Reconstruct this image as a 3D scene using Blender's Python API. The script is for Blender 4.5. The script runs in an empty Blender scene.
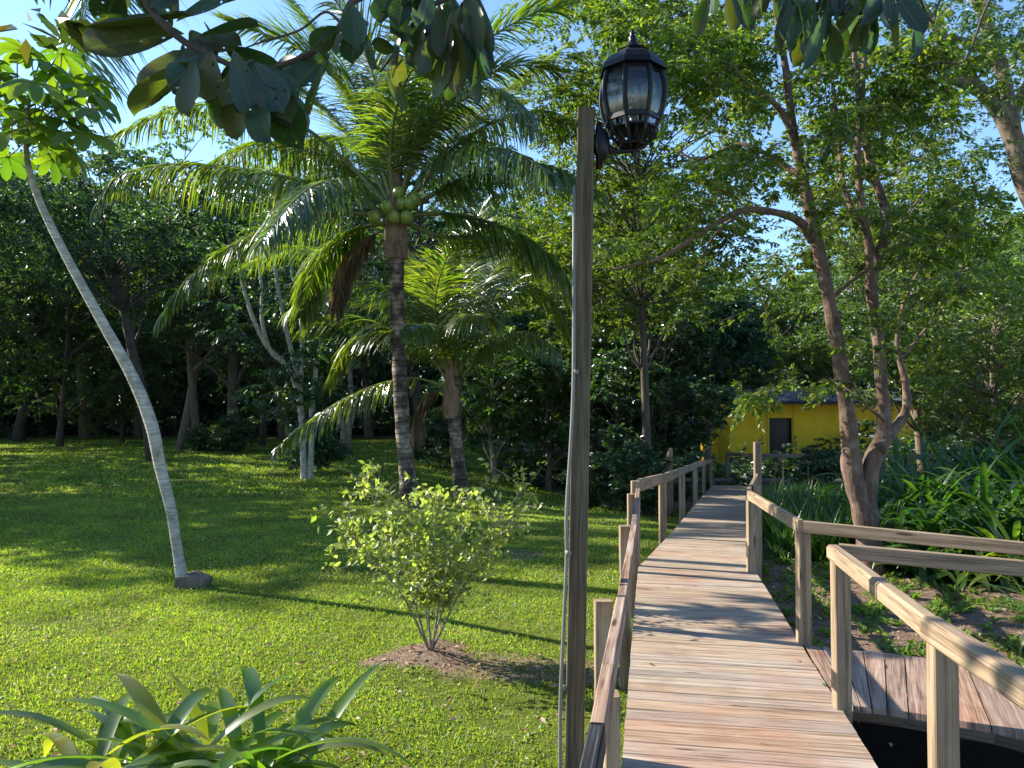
import bpy, math, random
import numpy as np
from mathutils import Vector
R = math.radians
C = bpy.context.scene.collection
sc = bpy.context.scene
# ------------------------------------------------------------------ camera, sky, sun, exposure
F = 770.0; EYE = 2.17; PITCH = math.atan(21/770)
cd = bpy.data.cameras.new('camera'); cam = bpy.data.objects.new('camera', cd); C.objects.link(cam)
cam.location = (0, 0, EYE); cam.rotation_euler = (R(90)+PITCH, 0, 0)
cd.sensor_width = 36; cd.lens = 36*F/1024; cd.clip_start = .05; cd.clip_end = 3000
sc.camera = cam
SUN_EL = 29.0; SUN_AZ = -69.0          # azimuth measured from +Y towards +X
w = bpy.data.worlds.new('World'); sc.world = w; w.use_nodes = True
nt = w.node_tree; nt.nodes.clear()
o_ = nt.nodes.new('ShaderNodeOutputWorld'); bg = nt.nodes.new('ShaderNodeBackground'); sk = nt.nodes.new('ShaderNodeTexSky')
sk.sky_type = 'NISHITA'; sk.sun_disc = False; sk.sun_elevation = R(SUN_EL); sk.sun_rotation = R(SUN_AZ)
sk.air_density = 1.0; sk.dust_density = .15; sk.ozone_density = 5.0
bg.inputs['Strength'].default_value = .125
nt.links.new(sk.outputs[0], bg.inputs[0]); nt.links.new(bg.outputs[0], o_.inputs[0])
sl = bpy.data.lights.new('sun', 'SUN'); so = bpy.data.objects.new('sun', sl); C.objects.link(so)
sl.energy = 5.0; sl.angle = R(.5); sl.color = (1, .92, .77)
sdir = Vector((math.sin(R(SUN_AZ))*math.cos(R(SUN_EL)), math.cos(R(SUN_AZ))*math.cos(R(SUN_EL)), math.sin(R(SUN_EL))))
so.rotation_euler = sdir.to_track_quat('Z', 'Y').to_euler(); so.location = (-20, 10, 30)
sc.view_settings.view_transform = 'Standard'; sc.view_settings.look = 'None'
sc.view_settings.exposure = 1.45; sc.view_settings.gamma = 1
sc.cycles.use_denoising = True
sc.cycles.max_bounces = 6; sc.cycles.diffuse_bounces = 3; sc.cycles.glossy_bounces = 2
sc.cycles.transmission_bounces = 4; sc.cycles.transparent_max_bounces = 8
sc.cycles.use_adaptive_sampling = True; sc.cycles.adaptive_threshold = .02
sc.cycles.sample_clamp_indirect = 3.0

def P(px, py, Y):
    u = (px-512)/F; v = (384-py)/F
    d = Vector((u, math.cos(PITCH)-v*math.sin(PITCH), math.sin(PITCH)+v*math.cos(PITCH)))
    return Vector((0, 0, EYE)) + d*(Y/d.y)

def sm(a, b, x):
    t = np.clip((x-a)/(b-a), 0, 1); return t*t*(3-2*t)
def ground_z(x, y):
    x = np.asarray(x, float); y = np.asarray(y, float)
    g = -1.15*sm(9.5, 28, y)*sm(-4, 5, x)
    g = g*(1-sm(60, 110, y)*.6)
    # ditch beside the walk, right of the camera
    g = g - 1.2*sm(1.0, 1.9, x)*(1-sm(5.6, 7.1, x))*(1-sm(5.0, 5.75, y))
    g = g + .07*np.exp(-((x+.72)**2+(y-6.72)**2)/.11)
    g = g + .035*np.sin(x*.55+1.3)*np.cos(y*.43+.4)*sm(-3, 3, y-5) + .012*np.sin(x*2.1+y*1.3)
    return g
def gz(x, y): return float(ground_z(x, y))

# ------------------------------------------------------------------ materials
def nodes(name):
    m = bpy.data.materials.new(name); m.use_nodes = True; t = m.node_tree; t.nodes.clear()
    out = t.nodes.new('ShaderNodeOutputMaterial'); return m, t, out
def N(t, kind, **kw):
    n = t.nodes.new(kind)
    for k, v in kw.items():
        if k.startswith('_'): setattr(n, k[1:], v)
        else: n.inputs[k.replace('__', ' ')].default_value = v
    return n
def ramp(t, fac, stops):
    r = t.nodes.new('ShaderNodeValToRGB'); el = r.color_ramp.elements
    while len(el) < len(stops): el.new(.5)
    for e, (p, c) in zip(el, stops): e.position = p; e.color = (*c, 1) if len(c) == 3 else c
    t.links.new(fac, r.inputs[0]); return r.outputs[0]
def leafmat(name, cols, trans=.5, rough=.5, gloss=.08, tint=(1.12, 1.4, .4), scale=.6, holes=0):
    """cols: list of base colours chosen per leaf at random"""
    m, t, out = nodes(name); L = t.links.new
    g = N(t, 'ShaderNodeNewGeometry')
    n = len(cols)
    base = ramp(t, g.outputs['Random Per Island'], [((i+.5)/n, c) for i, c in enumerate(cols)])
    tc = N(t, 'ShaderNodeTexCoord')
    nz = N(t, 'ShaderNodeTexNoise', Scale=scale, Detail=2.0); L(tc.outputs['Object'], nz.inputs['Vector'])
    hs = N(t, 'ShaderNodeHueSaturation'); L(base, hs.inputs['Color'])
    mr = N(t, 'ShaderNodeMapRange'); mr.inputs[1].default_value = .3; mr.inputs[2].default_value = .7
    mr.inputs[3].default_value = .75; mr.inputs[4].default_value = 1.3
    L(nz.outputs[0], mr.inputs[0]); L(mr.outputs[0], hs.inputs['Value'])
    oi = N(t, 'ShaderNodeObjectInfo'); mh = N(t, 'ShaderNodeMapRange'); mh.inputs[3].default_value = .485; mh.inputs[4].default_value = .51
    L(oi.outputs['Random'], mh.inputs[0]); L(mh.outputs[0], hs.inputs['Hue'])
    col = hs.outputs[0]
    d = N(t, 'ShaderNodeBsdfDiffuse'); L(col, d.inputs[0])
    tr = N(t, 'ShaderNodeBsdfTranslucent')
    mx = N(t, 'ShaderNodeVectorMath', _operation='MULTIPLY'); mx.inputs[1].default_value = (tint[0]*1.5, tint[1]*1.5, tint[2]*1.5)
    L(col, mx.inputs[0]); L(mx.outputs[0], tr.inputs[0])
    s1 = N(t, 'ShaderNodeMixShader', Fac=trans); L(d.outputs[0], s1.inputs[1]); L(tr.outputs[0], s1.inputs[2])
    gl = N(t, 'ShaderNodeBsdfGlossy', Roughness=rough); gl.inputs[0].default_value = (.9, .95, 1, 1)
    fr = N(t, 'ShaderNodeLayerWeight', Blend=.35); mf = N(t, 'ShaderNodeMath', _operation='MULTIPLY_ADD'); L(fr.outputs['Facing'], mf.inputs[0]); mf.inputs[1].default_value = gloss*.9; mf.inputs[2].default_value = gloss*.25
    s2 = N(t, 'ShaderNodeMixShader'); L(mf.outputs[0], s2.inputs[0]); L(s1.outputs[0], s2.inputs[1]); L(gl.outputs[0], s2.inputs[2])
    if holes:
        vo = N(t, 'ShaderNodeTexVoronoi', Scale=holes); L(tc.outputs['Object'], vo.inputs['Vector'])
        hr = ramp(t, vo.outputs['Distance'], [(.15, (1, 1, 1)), (.17, (0, 0, 0))]); n9 = N(t, 'ShaderNodeTexNoise', Scale=5.0); L(tc.outputs['Object'], n9.inputs['Vector'])
        hq = ramp(t, n9.outputs[0], [(.5, (0, 0, 0)), (.52, (1, 1, 1))]); hm = N(t, 'ShaderNodeMath', _operation='MULTIPLY'); L(hr, hm.inputs[0]); L(hq, hm.inputs[1])
        tp_ = N(t, 'ShaderNodeBsdfTransparent'); s3 = N(t, 'ShaderNodeMixShader'); L(hm.outputs[0], s3.inputs[0]); L(s2.outputs[0], s3.inputs[1]); L(tp_.outputs[0], s3.inputs[2]); s2 = s3
    L(s2.outputs[0], out.inputs[0]); return m
def barkmat(name, c1, c2, scale=6, stretch=(1, 1, .25), rough=.9, bump=.5, patch=None):
    m, t, out = nodes(name); L = t.links.new
    tc = N(t, 'ShaderNodeTexCoord'); mp = N(t, 'ShaderNodeMapping'); mp.inputs['Scale'].default_value = stretch; L(tc.outputs['Object'], mp.inputs[0])
    nz = N(t, 'ShaderNodeTexNoise', Scale=scale, Detail=6.0, Roughness=.65); L(mp.outputs[0], nz.inputs['Vector'])
    col = ramp(t, nz.outputs[0], [(.32, c1), (.62, c2)])
    b = N(t, 'ShaderNodeBsdfPrincipled', Roughness=rough)
    if patch:
        n2 = N(t, 'ShaderNodeTexNoise', Scale=patch[0], Detail=8.0, Roughness=.7); L(tc.outputs['Object'], n2.inputs['Vector'])
        r2 = ramp(t, n2.outputs[0], [(.48, (0, 0, 0)), (.68, (1, 1, 1))])
        mi = N(t, 'ShaderNodeMix', _data_type='RGBA'); L(r2, mi.inputs[0]); L(col, mi.inputs[6]); mi.inputs[7].default_value = (*patch[1], 1); col = mi.outputs[2]
    L(col, b.inputs['Base Color'])
    bp = N(t, 'ShaderNodeBump', Strength=bump, Distance=.03); L(nz.outputs[0], bp.inputs['Height']); L(bp.outputs[0], b.inputs['Normal'])
    L(b.outputs[0], out.inputs[0]); return m
def woodmat(name, dark, mid, light, gs=38, patch=None, rough=.8):
    """grain follows the UV map: u runs along the board in metres"""
    m, t, out = nodes(name); L = t.links.new
    uv = N(t, 'ShaderNodeUVMap'); mp = N(t, 'ShaderNodeMapping'); mp.inputs['Scale'].default_value = (1.1, gs, 1); L(uv.outputs[0], mp.inputs[0])
    nz = N(t, 'ShaderNodeTexNoise', Scale=1.0, Detail=5.0, Roughness=.62, Distortion=.5); L(mp.outputs[0], nz.inputs['Vector'])
    mp2 = N(t, 'ShaderNodeMapping'); mp2.inputs['Scale'].default_value = (4, 160, 1); L(uv.outputs[0], mp2.inputs[0])
    n2 = N(t, 'ShaderNodeTexNoise', Scale=1.0, Detail=3.0); L(mp2.outputs[0], n2.inputs['Vector'])
    ad = N(t, 'ShaderNodeMix'); ad.inputs[0].default_value = .4; L(nz.outputs[0], ad.inputs[2]); L(n2.outputs[0], ad.inputs[3])
    col = ramp(t, ad.outputs[0], [(.30, tuple(v*.8 for v in dark)), (.40, dark), (.5, mid), (.64, light)])
    g = N(t, 'ShaderNodeNewGeometry'); mr = N(t, 'ShaderNodeMapRange'); mr.inputs[3].default_value = .82; mr.inputs[4].default_value = 1.14
    L(g.outputs['Random Per Island'], mr.inputs[0])
    hs = N(t, 'ShaderNodeHueSaturation'); L(col, hs.inputs['Color']); L(mr.outputs[0], hs.inputs['Value'])
    mr3 = N(t, 'ShaderNodeMapRange'); mr3.inputs[3].default_value = 1.1; mr3.inputs[4].default_value = .75
    ml = N(t, 'ShaderNodeMath', _operation='MULTIPLY'); ml.inputs[1].default_value = 7.31; L(g.outputs['Random Per Island'], ml.inputs[0])
    fr = N(t, 'ShaderNodeMath', _operation='FRACT'); L(ml.outputs[0], fr.inputs[0]); L(fr.outputs[0], mr3.inputs[0]); L(mr3.outputs[0], hs.inputs['Saturation'])
    col = hs.outputs[0]
    tc = N(t, 'ShaderNodeTexCoord')
    # knots
    mk = N(t, 'ShaderNodeMapping'); mk.inputs['Scale'].default_value = (1.6, 9, 1); L(uv.outputs[0], mk.inputs[0])
    vo = N(t, 'ShaderNodeTexVoronoi', Scale=1.0); L(mk.outputs[0], vo.inputs['Vector'])
    kr = ramp(t, vo.outputs['Distance'], [(.06, (1, 1, 1)), (.12, (0, 0, 0))])
    mkx = N(t, 'ShaderNodeMix', _data_type='RGBA'); L(kr, mkx.inputs[0]); L(col, mkx.inputs[6]); mkx.inputs[7].default_value = (dark[0]*.6, dark[1]*.55, dark[2]*.5, 1); col = mkx.outputs[2]
    if patch:
        for sc_, c, lo, hi, am in patch:
            n3 = N(t, 'ShaderNodeTexNoise', Scale=sc_, Detail=4.0, Roughness=.6); L(tc.outputs['Object'], n3.inputs['Vector'])
            r3 = ramp(t, n3.outputs[0], [(lo, (0, 0, 0)), (hi, (am, am, am))])
            mi = N(t, 'ShaderNodeMix', _data_type='RGBA', _blend_type='MULTIPLY'); L(r3, mi.inputs[0]); L(col, mi.inputs[6]); mi.inputs[7].default_value = (*c, 1); col = mi.outputs[2]
    b = N(t, 'ShaderNodeBsdfPrincipled', Roughness=rough); b.inputs['Specular IOR Level'].default_value = .25
    L(col, b.inputs['Base Color'])
    bp = N(t, 'ShaderNodeBump', Strength=.45, Distance=.004); L(ad.outputs[0], bp.inputs['Height']); L(bp.outputs[0], b.inputs['Normal'])
    L(b.outputs[0], out.inputs[0]); return m
def plain(name, c, rough=.6, metal=0, spec=.5, noise=0, ns=8):
    m, t, out = nodes(name); L = t.links.new
    b = N(t, 'ShaderNodeBsdfPrincipled', Roughness=rough, Metallic=metal); b.inputs['Specular IOR Level'].default_value = spec
    tc = N(t, 'ShaderNodeTexCoord'); nz = N(t, 'ShaderNodeTexNoise', Scale=ns, Detail=5.0); L(tc.outputs['Object'], nz.inputs['Vector'])
    k = noise
    col = ramp(t, nz.outputs[0], [(.3, tuple(x*(1-k) for x in c)), (.7, tuple(min(1, x*(1+k)) for x in c))])
    L(col, b.inputs['Base Color']); L(b.outputs[0], out.inputs[0]); return m

M = {}
M['deck'] = woodmat('deck_wood', (.17, .12, .085), (.34, .26, .19), (.46, .37, .28), gs=40,
                    patch=[(1.1, (.97, .76, .70), .5, .66, .8), (.7, (.85, .86, .9), .45, .7, .5), (4, (.72, .66, .62), .55, .68, .5)])
M['wood'] = woodmat('rail_wood', (.14, .097, .062), (.26, .19, .125), (.36, .275, .19), gs=26, patch=[(2.2, (.72, .74, .74), .45, .65, .55)])
M['oldwood'] = woodmat('weathered_wood', (.11, .07, .05), (.26, .17, .12), (.38, .28, .21), gs=34, patch=[(3, (.85, .6, .55), .5, .65, .6)])
M['postwood'] = woodmat('grey_post_wood', (.05, .038, .024), (.10, .078, .05), (.16, .128, .085), gs=34)
M['farwood'] = woodmat('far_wood', (.08, .06, .045), (.17, .13, .10), (.26, .2, .16), gs=30)
M['blackwood'] = woodmat('blackened_wood', (.004, .004, .005), (.015, .017, .022), (.10, .10, .11), gs=45)
M['palmbark'] = None
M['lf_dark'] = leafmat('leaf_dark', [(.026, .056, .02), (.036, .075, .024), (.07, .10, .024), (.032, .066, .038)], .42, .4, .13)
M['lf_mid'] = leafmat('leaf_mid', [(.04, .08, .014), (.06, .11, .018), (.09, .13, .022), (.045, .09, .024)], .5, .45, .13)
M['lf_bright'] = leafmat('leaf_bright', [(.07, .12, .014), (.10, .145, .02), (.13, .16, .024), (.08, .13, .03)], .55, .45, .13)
M['lf_fine'] = leafmat('fine_yellow_green_leaf', [(.05, .085, .010), (.10, .14, .014), (.17, .18, .022), (.035, .065, .014)], .6, .45, .08)
M['lf_olive'] = leafmat('leaf_olive', [(.05, .075, .016), (.075, .10, .02), (.10, .105, .028), (.045, .07, .02)], .5, .4, .13)
M['lf_blue'] = leafmat('leaf_blue_green', [(.018, .045, .028), (.026, .06, .034), (.035, .07, .035)], .35, .35, .08)
M['lf_big'] = leafmat('broad_leaf', [(.026, .055, .025), (.035, .065, .02), (.075, .065, .025), (.028, .055, .035)], .5, .4, .08, tint=(1.1, 1.1, .25), scale=3, holes=22)
def veinmat():
    m = leafmat('veined_broad_leaf', [(.022, .058, .02), (.032, .07, .018), (.07, .07, .022), (.026, .06, .03), (.02, .045, .03)], .5, .38, .10, tint=(1.1, 1.2, .25), scale=3, holes=24)
    t = m.node_tree; L = t.links.new; hs = [n for n in t.nodes if n.type == 'HUE_SAT'][0]
    uv = N(t, 'ShaderNodeUVMap'); sp = N(t, 'ShaderNodeSeparateXYZ'); L(uv.outputs[0], sp.inputs[0])
    ab = N(t, 'ShaderNodeMath', _operation='ABSOLUTE'); L(sp.outputs[1], ab.inputs[0])
    ma = N(t, 'ShaderNodeMath', _operation='MULTIPLY_ADD'); L(ab.outputs[0], ma.inputs[0]); ma.inputs[1].default_value = -.55; L(sp.outputs[0], ma.inputs[2])
    mm = N(t, 'ShaderNodeMath', _operation='MULTIPLY'); L(ma.outputs[0], mm.inputs[0]); mm.inputs[1].default_value = 9.0
    fr = N(t, 'ShaderNodeMath', _operation='FRACT'); L(mm.outputs[0], fr.inputs[0])
    v1 = ramp(t, fr.outputs[0], [(0, (.8, .8, .8)), (.10, (0, 0, 0)), (.9, (0, 0, 0)), (1, (.8, .8, .8))]); v2 = ramp(t, ab.outputs[0], [(.02, (1, 1, 1)), (.045, (0, 0, 0))])
    mx = N(t, 'ShaderNodeMix', _data_type='RGBA', _blend_type='LIGHTEN'); mx.inputs[0].default_value = 1; L(v1, mx.inputs[6]); L(v2, mx.inputs[7])
    bl = N(t, 'ShaderNodeTexNoise', Scale=30.0, Detail=3.0); tc = N(t, 'ShaderNodeTexCoord'); L(tc.outputs['Object'], bl.inputs['Vector'])
    br_ = ramp(t, bl.outputs[0], [(.6, (0, 0, 0)), (.72, (.7, .7, .7))])
    for l in list(hs.outputs[0].links):
        tgt = l.to_socket; c1 = N(t, 'ShaderNodeMix', _data_type='RGBA'); L(mx.outputs[2], c1.inputs[0]); L(hs.outputs[0], c1.inputs[6]); c1.inputs[7].default_value = (.07, .09, .035, 1)
        c2 = N(t, 'ShaderNodeMix', _data_type='RGBA'); L(br_, c2.inputs[0]); L(c1.outputs[2], c2.inputs[6]); c2.inputs[7].default_value = (.12, .075, .03, 1); L(c2.outputs[2], tgt)
    return m
M['lf_vein'] = veinmat()
M['lf_lobed'] = leafmat('lobed_leaf', [(.07, .12, .018), (.11, .15, .018), (.14, .17, .016)], .6, .4, .06, scale=1)
M['lf_shrub'] = leafmat('shrub_leaf', [(.18, .22, .06), (.26, .29, .11), (.15, .19, .05), (.34, .35, .17)], .5, .4, .06, scale=3)
M['lf_strap'] = leafmat('strap_leaf', [(.07, .14, .018), (.10, .17, .022), (.14, .19, .02), (.06, .12, .025), (.22, .22, .03)], .6, .3, .16, scale=2)
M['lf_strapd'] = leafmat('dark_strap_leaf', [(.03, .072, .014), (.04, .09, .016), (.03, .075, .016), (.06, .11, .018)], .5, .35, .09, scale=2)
M['frond'] = leafmat('palm_leaflet', [(.06, .11, .025), (.08, .135, .022), (.07, .12, .04), (.15, .17, .02), (.11, .14, .05)], .6, .32, .17, tint=(1.2, 1.3, .2))
M['frondold'] = leafmat('dry_palm_leaflet', [(.16, .11, .07), (.22, .16, .10), (.12, .085, .055), (.10, .10, .03)], .35, .5, .05, tint=(1.1, 1, .6))
M['rachis'] = plain('palm_rachis', (.14, .15, .05), .5, noise=.3)
M['grass'] = leafmat('grass_blade', [(.13, .22, .02), (.19, .29, .03), (.16, .25, .03), (.29, .34, .09), (.24, .23, .09), (.11, .20, .025)], .5, .5, .07, tint=(1.22, 1.22, .32), scale=.9)
M['weed'] = leafmat('weed_leaf', [(.09, .15, .03), (.14, .19, .04)], .5, .4, .05)
M['litter'] = leafmat('dead_leaf', [(.22, .13, .08), (.32, .21, .14), (.13, .08, .05), (.45, .34, .26)], .15, .7, .03, tint=(1, .8, .5))
M['bark'] = barkmat('bark', (.06, .045, .03), (.17, .13, .095), 7)
M['barkdark'] = barkmat('dark_bark', (.03, .024, .018), (.085, .065, .05), 7)
M['barkwhite'] = barkmat('white_bark', (.22, .20, .17), (.50, .47, .41), 9, (.6, .6, 4), bump=.8, patch=(4, (.17, .16, .12)))
M['barkpale'] = barkmat('pale_bark', (.13, .105, .085), (.30, .25, .20), 6, patch=(4, (.10, .085, .06)))
M['barkred'] = barkmat('reddish_bark', (.04, .022, .015), (.15, .09, .06), 6, (1.6, 1.6, .3), bump=1.0, patch=(7, (.19, .14, .105)))
M['yellow'] = plain('yellow_paint', (.9, .56, .02), .8, noise=.12, ns=1.4)
M['yellowtrim'] = plain('yellow_trim_paint', (.82, .55, .04), .7, noise=.06)
M['roofgrey'] = plain('grey_thatch', (.09, .085, .085), .9, noise=.5, ns=12)
M['darkwin'] = plain('dark_opening', (.02, .012, .014), .4, noise=.2)
M['redwall'] = plain('red_brown_boards', (.10, .035, .028), .8, noise=.25)
M['greenroof'] = plain('grey_green_roof', (.12, .16, .14), .7, noise=.2)
M['black'] = plain('black_metal', (.006, .0065, .008), .42, metal=.0, spec=.3, noise=.3, ns=20)
M['pvc'] = plain('grey_conduit', (.15, .145, .125), .45, noise=.1)
M['coco'] = plain('green_coconut', (.19, .24, .04), .3, noise=.2)
M['fibre'] = barkmat('palm_fibre', (.09, .05, .03), (.26, .17, .11), 14, bump=1)
M['bulb'] = plain('bulb_white', (.35, .35, .34), .3)
M['flower'] = leafmat('orange_flower', [(.5, .12, .03), (.55, .2, .05)], .4)
def glassmat():
    m, t, out = nodes('lantern_glass'); L = t.links.new
    a = N(t, 'ShaderNodeBsdfTransparent'); a.inputs[0].default_value = (.33, .38, .40, 1)
    g = N(t, 'ShaderNodeBsdfGlossy', Roughness=.12); g.inputs[0].default_value = (.9, .95, 1, 1)
    d = N(t, 'ShaderNodeBsdfDiffuse'); d.inputs[0].default_value = (.25, .3, .32, 1)
    s0 = N(t, 'ShaderNodeMixShader', Fac=.07); L(a.outputs[0], s0.inputs[1]); L(d.outputs[0], s0.inputs[2])
    s = N(t, 'ShaderNodeMixShader', Fac=.06); L(s0.outputs[0], s.inputs[1]); L(g.outputs[0], s.inputs[2]); L(s.outputs[0], out.inputs[0]); return m
M['glass'] = glassmat()
def palmbark():
    m, t, out = nodes('palm_bark'); L = t.links.new
    uv = N(t, 'ShaderNodeUVMap'); sp = N(t, 'ShaderNodeSeparateXYZ'); L(uv.outputs[0], sp.inputs[0])
    tc = N(t, 'ShaderNodeTexCoord'); nz = N(t, 'ShaderNodeTexNoise', Scale=4.0, Detail=5.0); L(tc.outputs['Object'], nz.inputs['Vector'])
    ma = N(t, 'ShaderNodeMath', _operation='MULTIPLY_ADD'); L(nz.outputs[0], ma.inputs[0]); ma.inputs[1].default_value = .12; L(sp.outputs[0], ma.inputs[2])
    mm = N(t, 'ShaderNodeMath', _operation='MULTIPLY'); L(ma.outputs[0], mm.inputs[0]); mm.inputs[1].default_value = 9.0
    fr = N(t, 'ShaderNodeMath', _operation='FRACT'); L(mm.outputs[0], fr.inputs[0])
    ring = ramp(t, fr.outputs[0], [(0, (.2, .2, .2)), (.18, (1, 1, 1)), (.85, (.75, .75, .75))])
    col = ramp(t, nz.outputs[0], [(.42, (.04, .028, .02)), (.52, (.11, .08, .056)), (.66, (.30, .24, .18))])
    mi = N(t, 'ShaderNodeMix', _data_type='RGBA', _blend_type='MULTIPLY'); mi.inputs[0].default_value = .8; L(col, mi.inputs[6]); L(ring, mi.inputs[7])
    b = N(t, 'ShaderNodeBsdfPrincipled', Roughness=.9); L(mi.outputs[2], b.inputs['Base Color'])
    bp = N(t, 'ShaderNodeBump', Strength=.7, Distance=.03); L(ring, bp.inputs['Height']); L(bp.outputs[0], b.inputs['Normal']); L(b.outputs[0], out.inputs[0]); return m
M['palmbark'] = palmbark()
def groundmat():
    m, t, out = nodes('ground_soil_and_turf'); L = t.links.new
    tc = N(t, 'ShaderNodeTexCoord'); at = N(t, 'ShaderNodeAttribute', _attribute_name='soil')
    n1 = N(t, 'ShaderNodeTexNoise', Scale=.5, Detail=4.0); n2 = N(t, 'ShaderNodeTexNoise', Scale=9.0, Detail=6.0, Roughness=.7); n3 = N(t, 'ShaderNodeTexNoise', Scale=60.0, Detail=4.0, Roughness=.7)
    for n in (n1, n2, n3): L(tc.outputs['Object'], n.inputs['Vector'])
    turf = ramp(t, n2.outputs[0], [(.3, (.07, .07, .025)), (.45, (.10, .14, .02)), (.6, (.15, .19, .03)), (.75, (.24, .23, .08))])
    tv = ramp(t, n1.outputs[0], [(.35, (.8, .8, .8)), (.65, (1.2, 1.15, 1.1))])
    mt = N(t, 'ShaderNodeMix', _data_type='RGBA', _blend_type='MULTIPLY'); mt.inputs[0].default_value = 1; L(turf, mt.inputs[6]); L(tv, mt.inputs[7])
    soil = ramp(t, n3.outputs[0], [(.3, (.09, .06, .04)), (.5, (.26, .18, .13)), (.68, (.45, .35, .27))])
    sv = ramp(t, n2.outputs[0], [(.35, (.6, .6, .6)), (.65, (1.1, 1.1, 1.1))])
    ms = N(t, 'ShaderNodeMix', _data_type='RGBA', _blend_type='MULTIPLY'); ms.inputs[0].default_value = 1; L(soil, ms.inputs[6]); L(sv, ms.inputs[7])
    # soft ragged border between turf and soil
    a1 = N(t, 'ShaderNodeMath', _operation='MULTIPLY_ADD'); L(n2.outputs[0], a1.inputs[0]); a1.inputs[1].default_value = 1.4
    s1 = N(t, 'ShaderNodeMath', _operation='SUBTRACT'); L(at.outputs['Fac'], s1.inputs[0]); s1.inputs[1].default_value = .7; L(s1.outputs[0], a1.inputs[2])
    fac = ramp(t, a1.outputs[0], [(.42, (0, 0, 0)), (.62, (1, 1, 1))])
    mm = N(t, 'ShaderNodeMix', _data_type='RGBA'); L(fac, mm.inputs[0]); L(mt.outputs[2], mm.inputs[6]); L(ms.outputs[2], mm.inputs[7])
    b = N(t, 'ShaderNodeBsdfPrincipled', Roughness=.95); b.inputs['Specular IOR Level'].default_value = .1; aw = N(t, 'ShaderNodeAttribute', _attribute_name='humus_shade'); mw = N(t, 'ShaderNodeMix', _data_type='RGBA'); L(aw.outputs['Fac'], mw.inputs[0]); L(mm.outputs[2], mw.inputs[6]); mw.inputs[7].default_value = (.010, .008, .006, 1)  # near-black of the forest floor and of shade painted in the ditch
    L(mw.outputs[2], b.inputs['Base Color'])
    bp = N(t, 'ShaderNodeBump', Strength=.8, Distance=.05); L(n3.outputs[0], bp.inputs['Height']); L(bp.outputs[0], b.inputs['Normal']); L(b.outputs[0], out.inputs[0]); return m
M['ground'] = groundmat()

# ------------------------------------------------------------------ mesh helpers
def np_mesh(name, V, quads=None, tris=None, mat=None, parent=None, smooth=False, uv=None, origin=None):
    V = np.asarray(V, np.float32)
    if origin is not None: V = V-np.asarray(origin, np.float32)
    q = np.zeros((0, 4), np.int32) if quads is None else np.asarray(quads, np.int32)
    t = np.zeros((0, 3), np.int32) if tris is None else np.asarray(tris, np.int32)
    me = bpy.data.meshes.new(name); me.vertices.add(len(V)); me.vertices.foreach_set('co', V.ravel())
    me.loops.add(q.size+t.size); me.loops.foreach_set('vertex_index', np.concatenate([q.ravel(), t.ravel()]))
    me.polygons.add(len(q)+len(t))
    st = np.concatenate([np.arange(len(q))*4, q.size+np.arange(len(t))*3]).astype(np.int32)
    me.polygons.foreach_set('loop_start', st)
    me.polygons.foreach_set('use_smooth', np.full(len(q)+len(t), bool(smooth)))
    if uv is not None:
        l = me.uv_layers.new(name='UVMap'); l.data.foreach_set('uv', np.asarray(uv, np.float32).ravel())
    me.update(calc_edges=True); me.validate()
    if mat: me.materials.append(mat)
    o = bpy.data.objects.new(name, me); C.objects.link(o)
    if origin is not None: o.location = origin
    if parent: o.parent = parent
    return o
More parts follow.
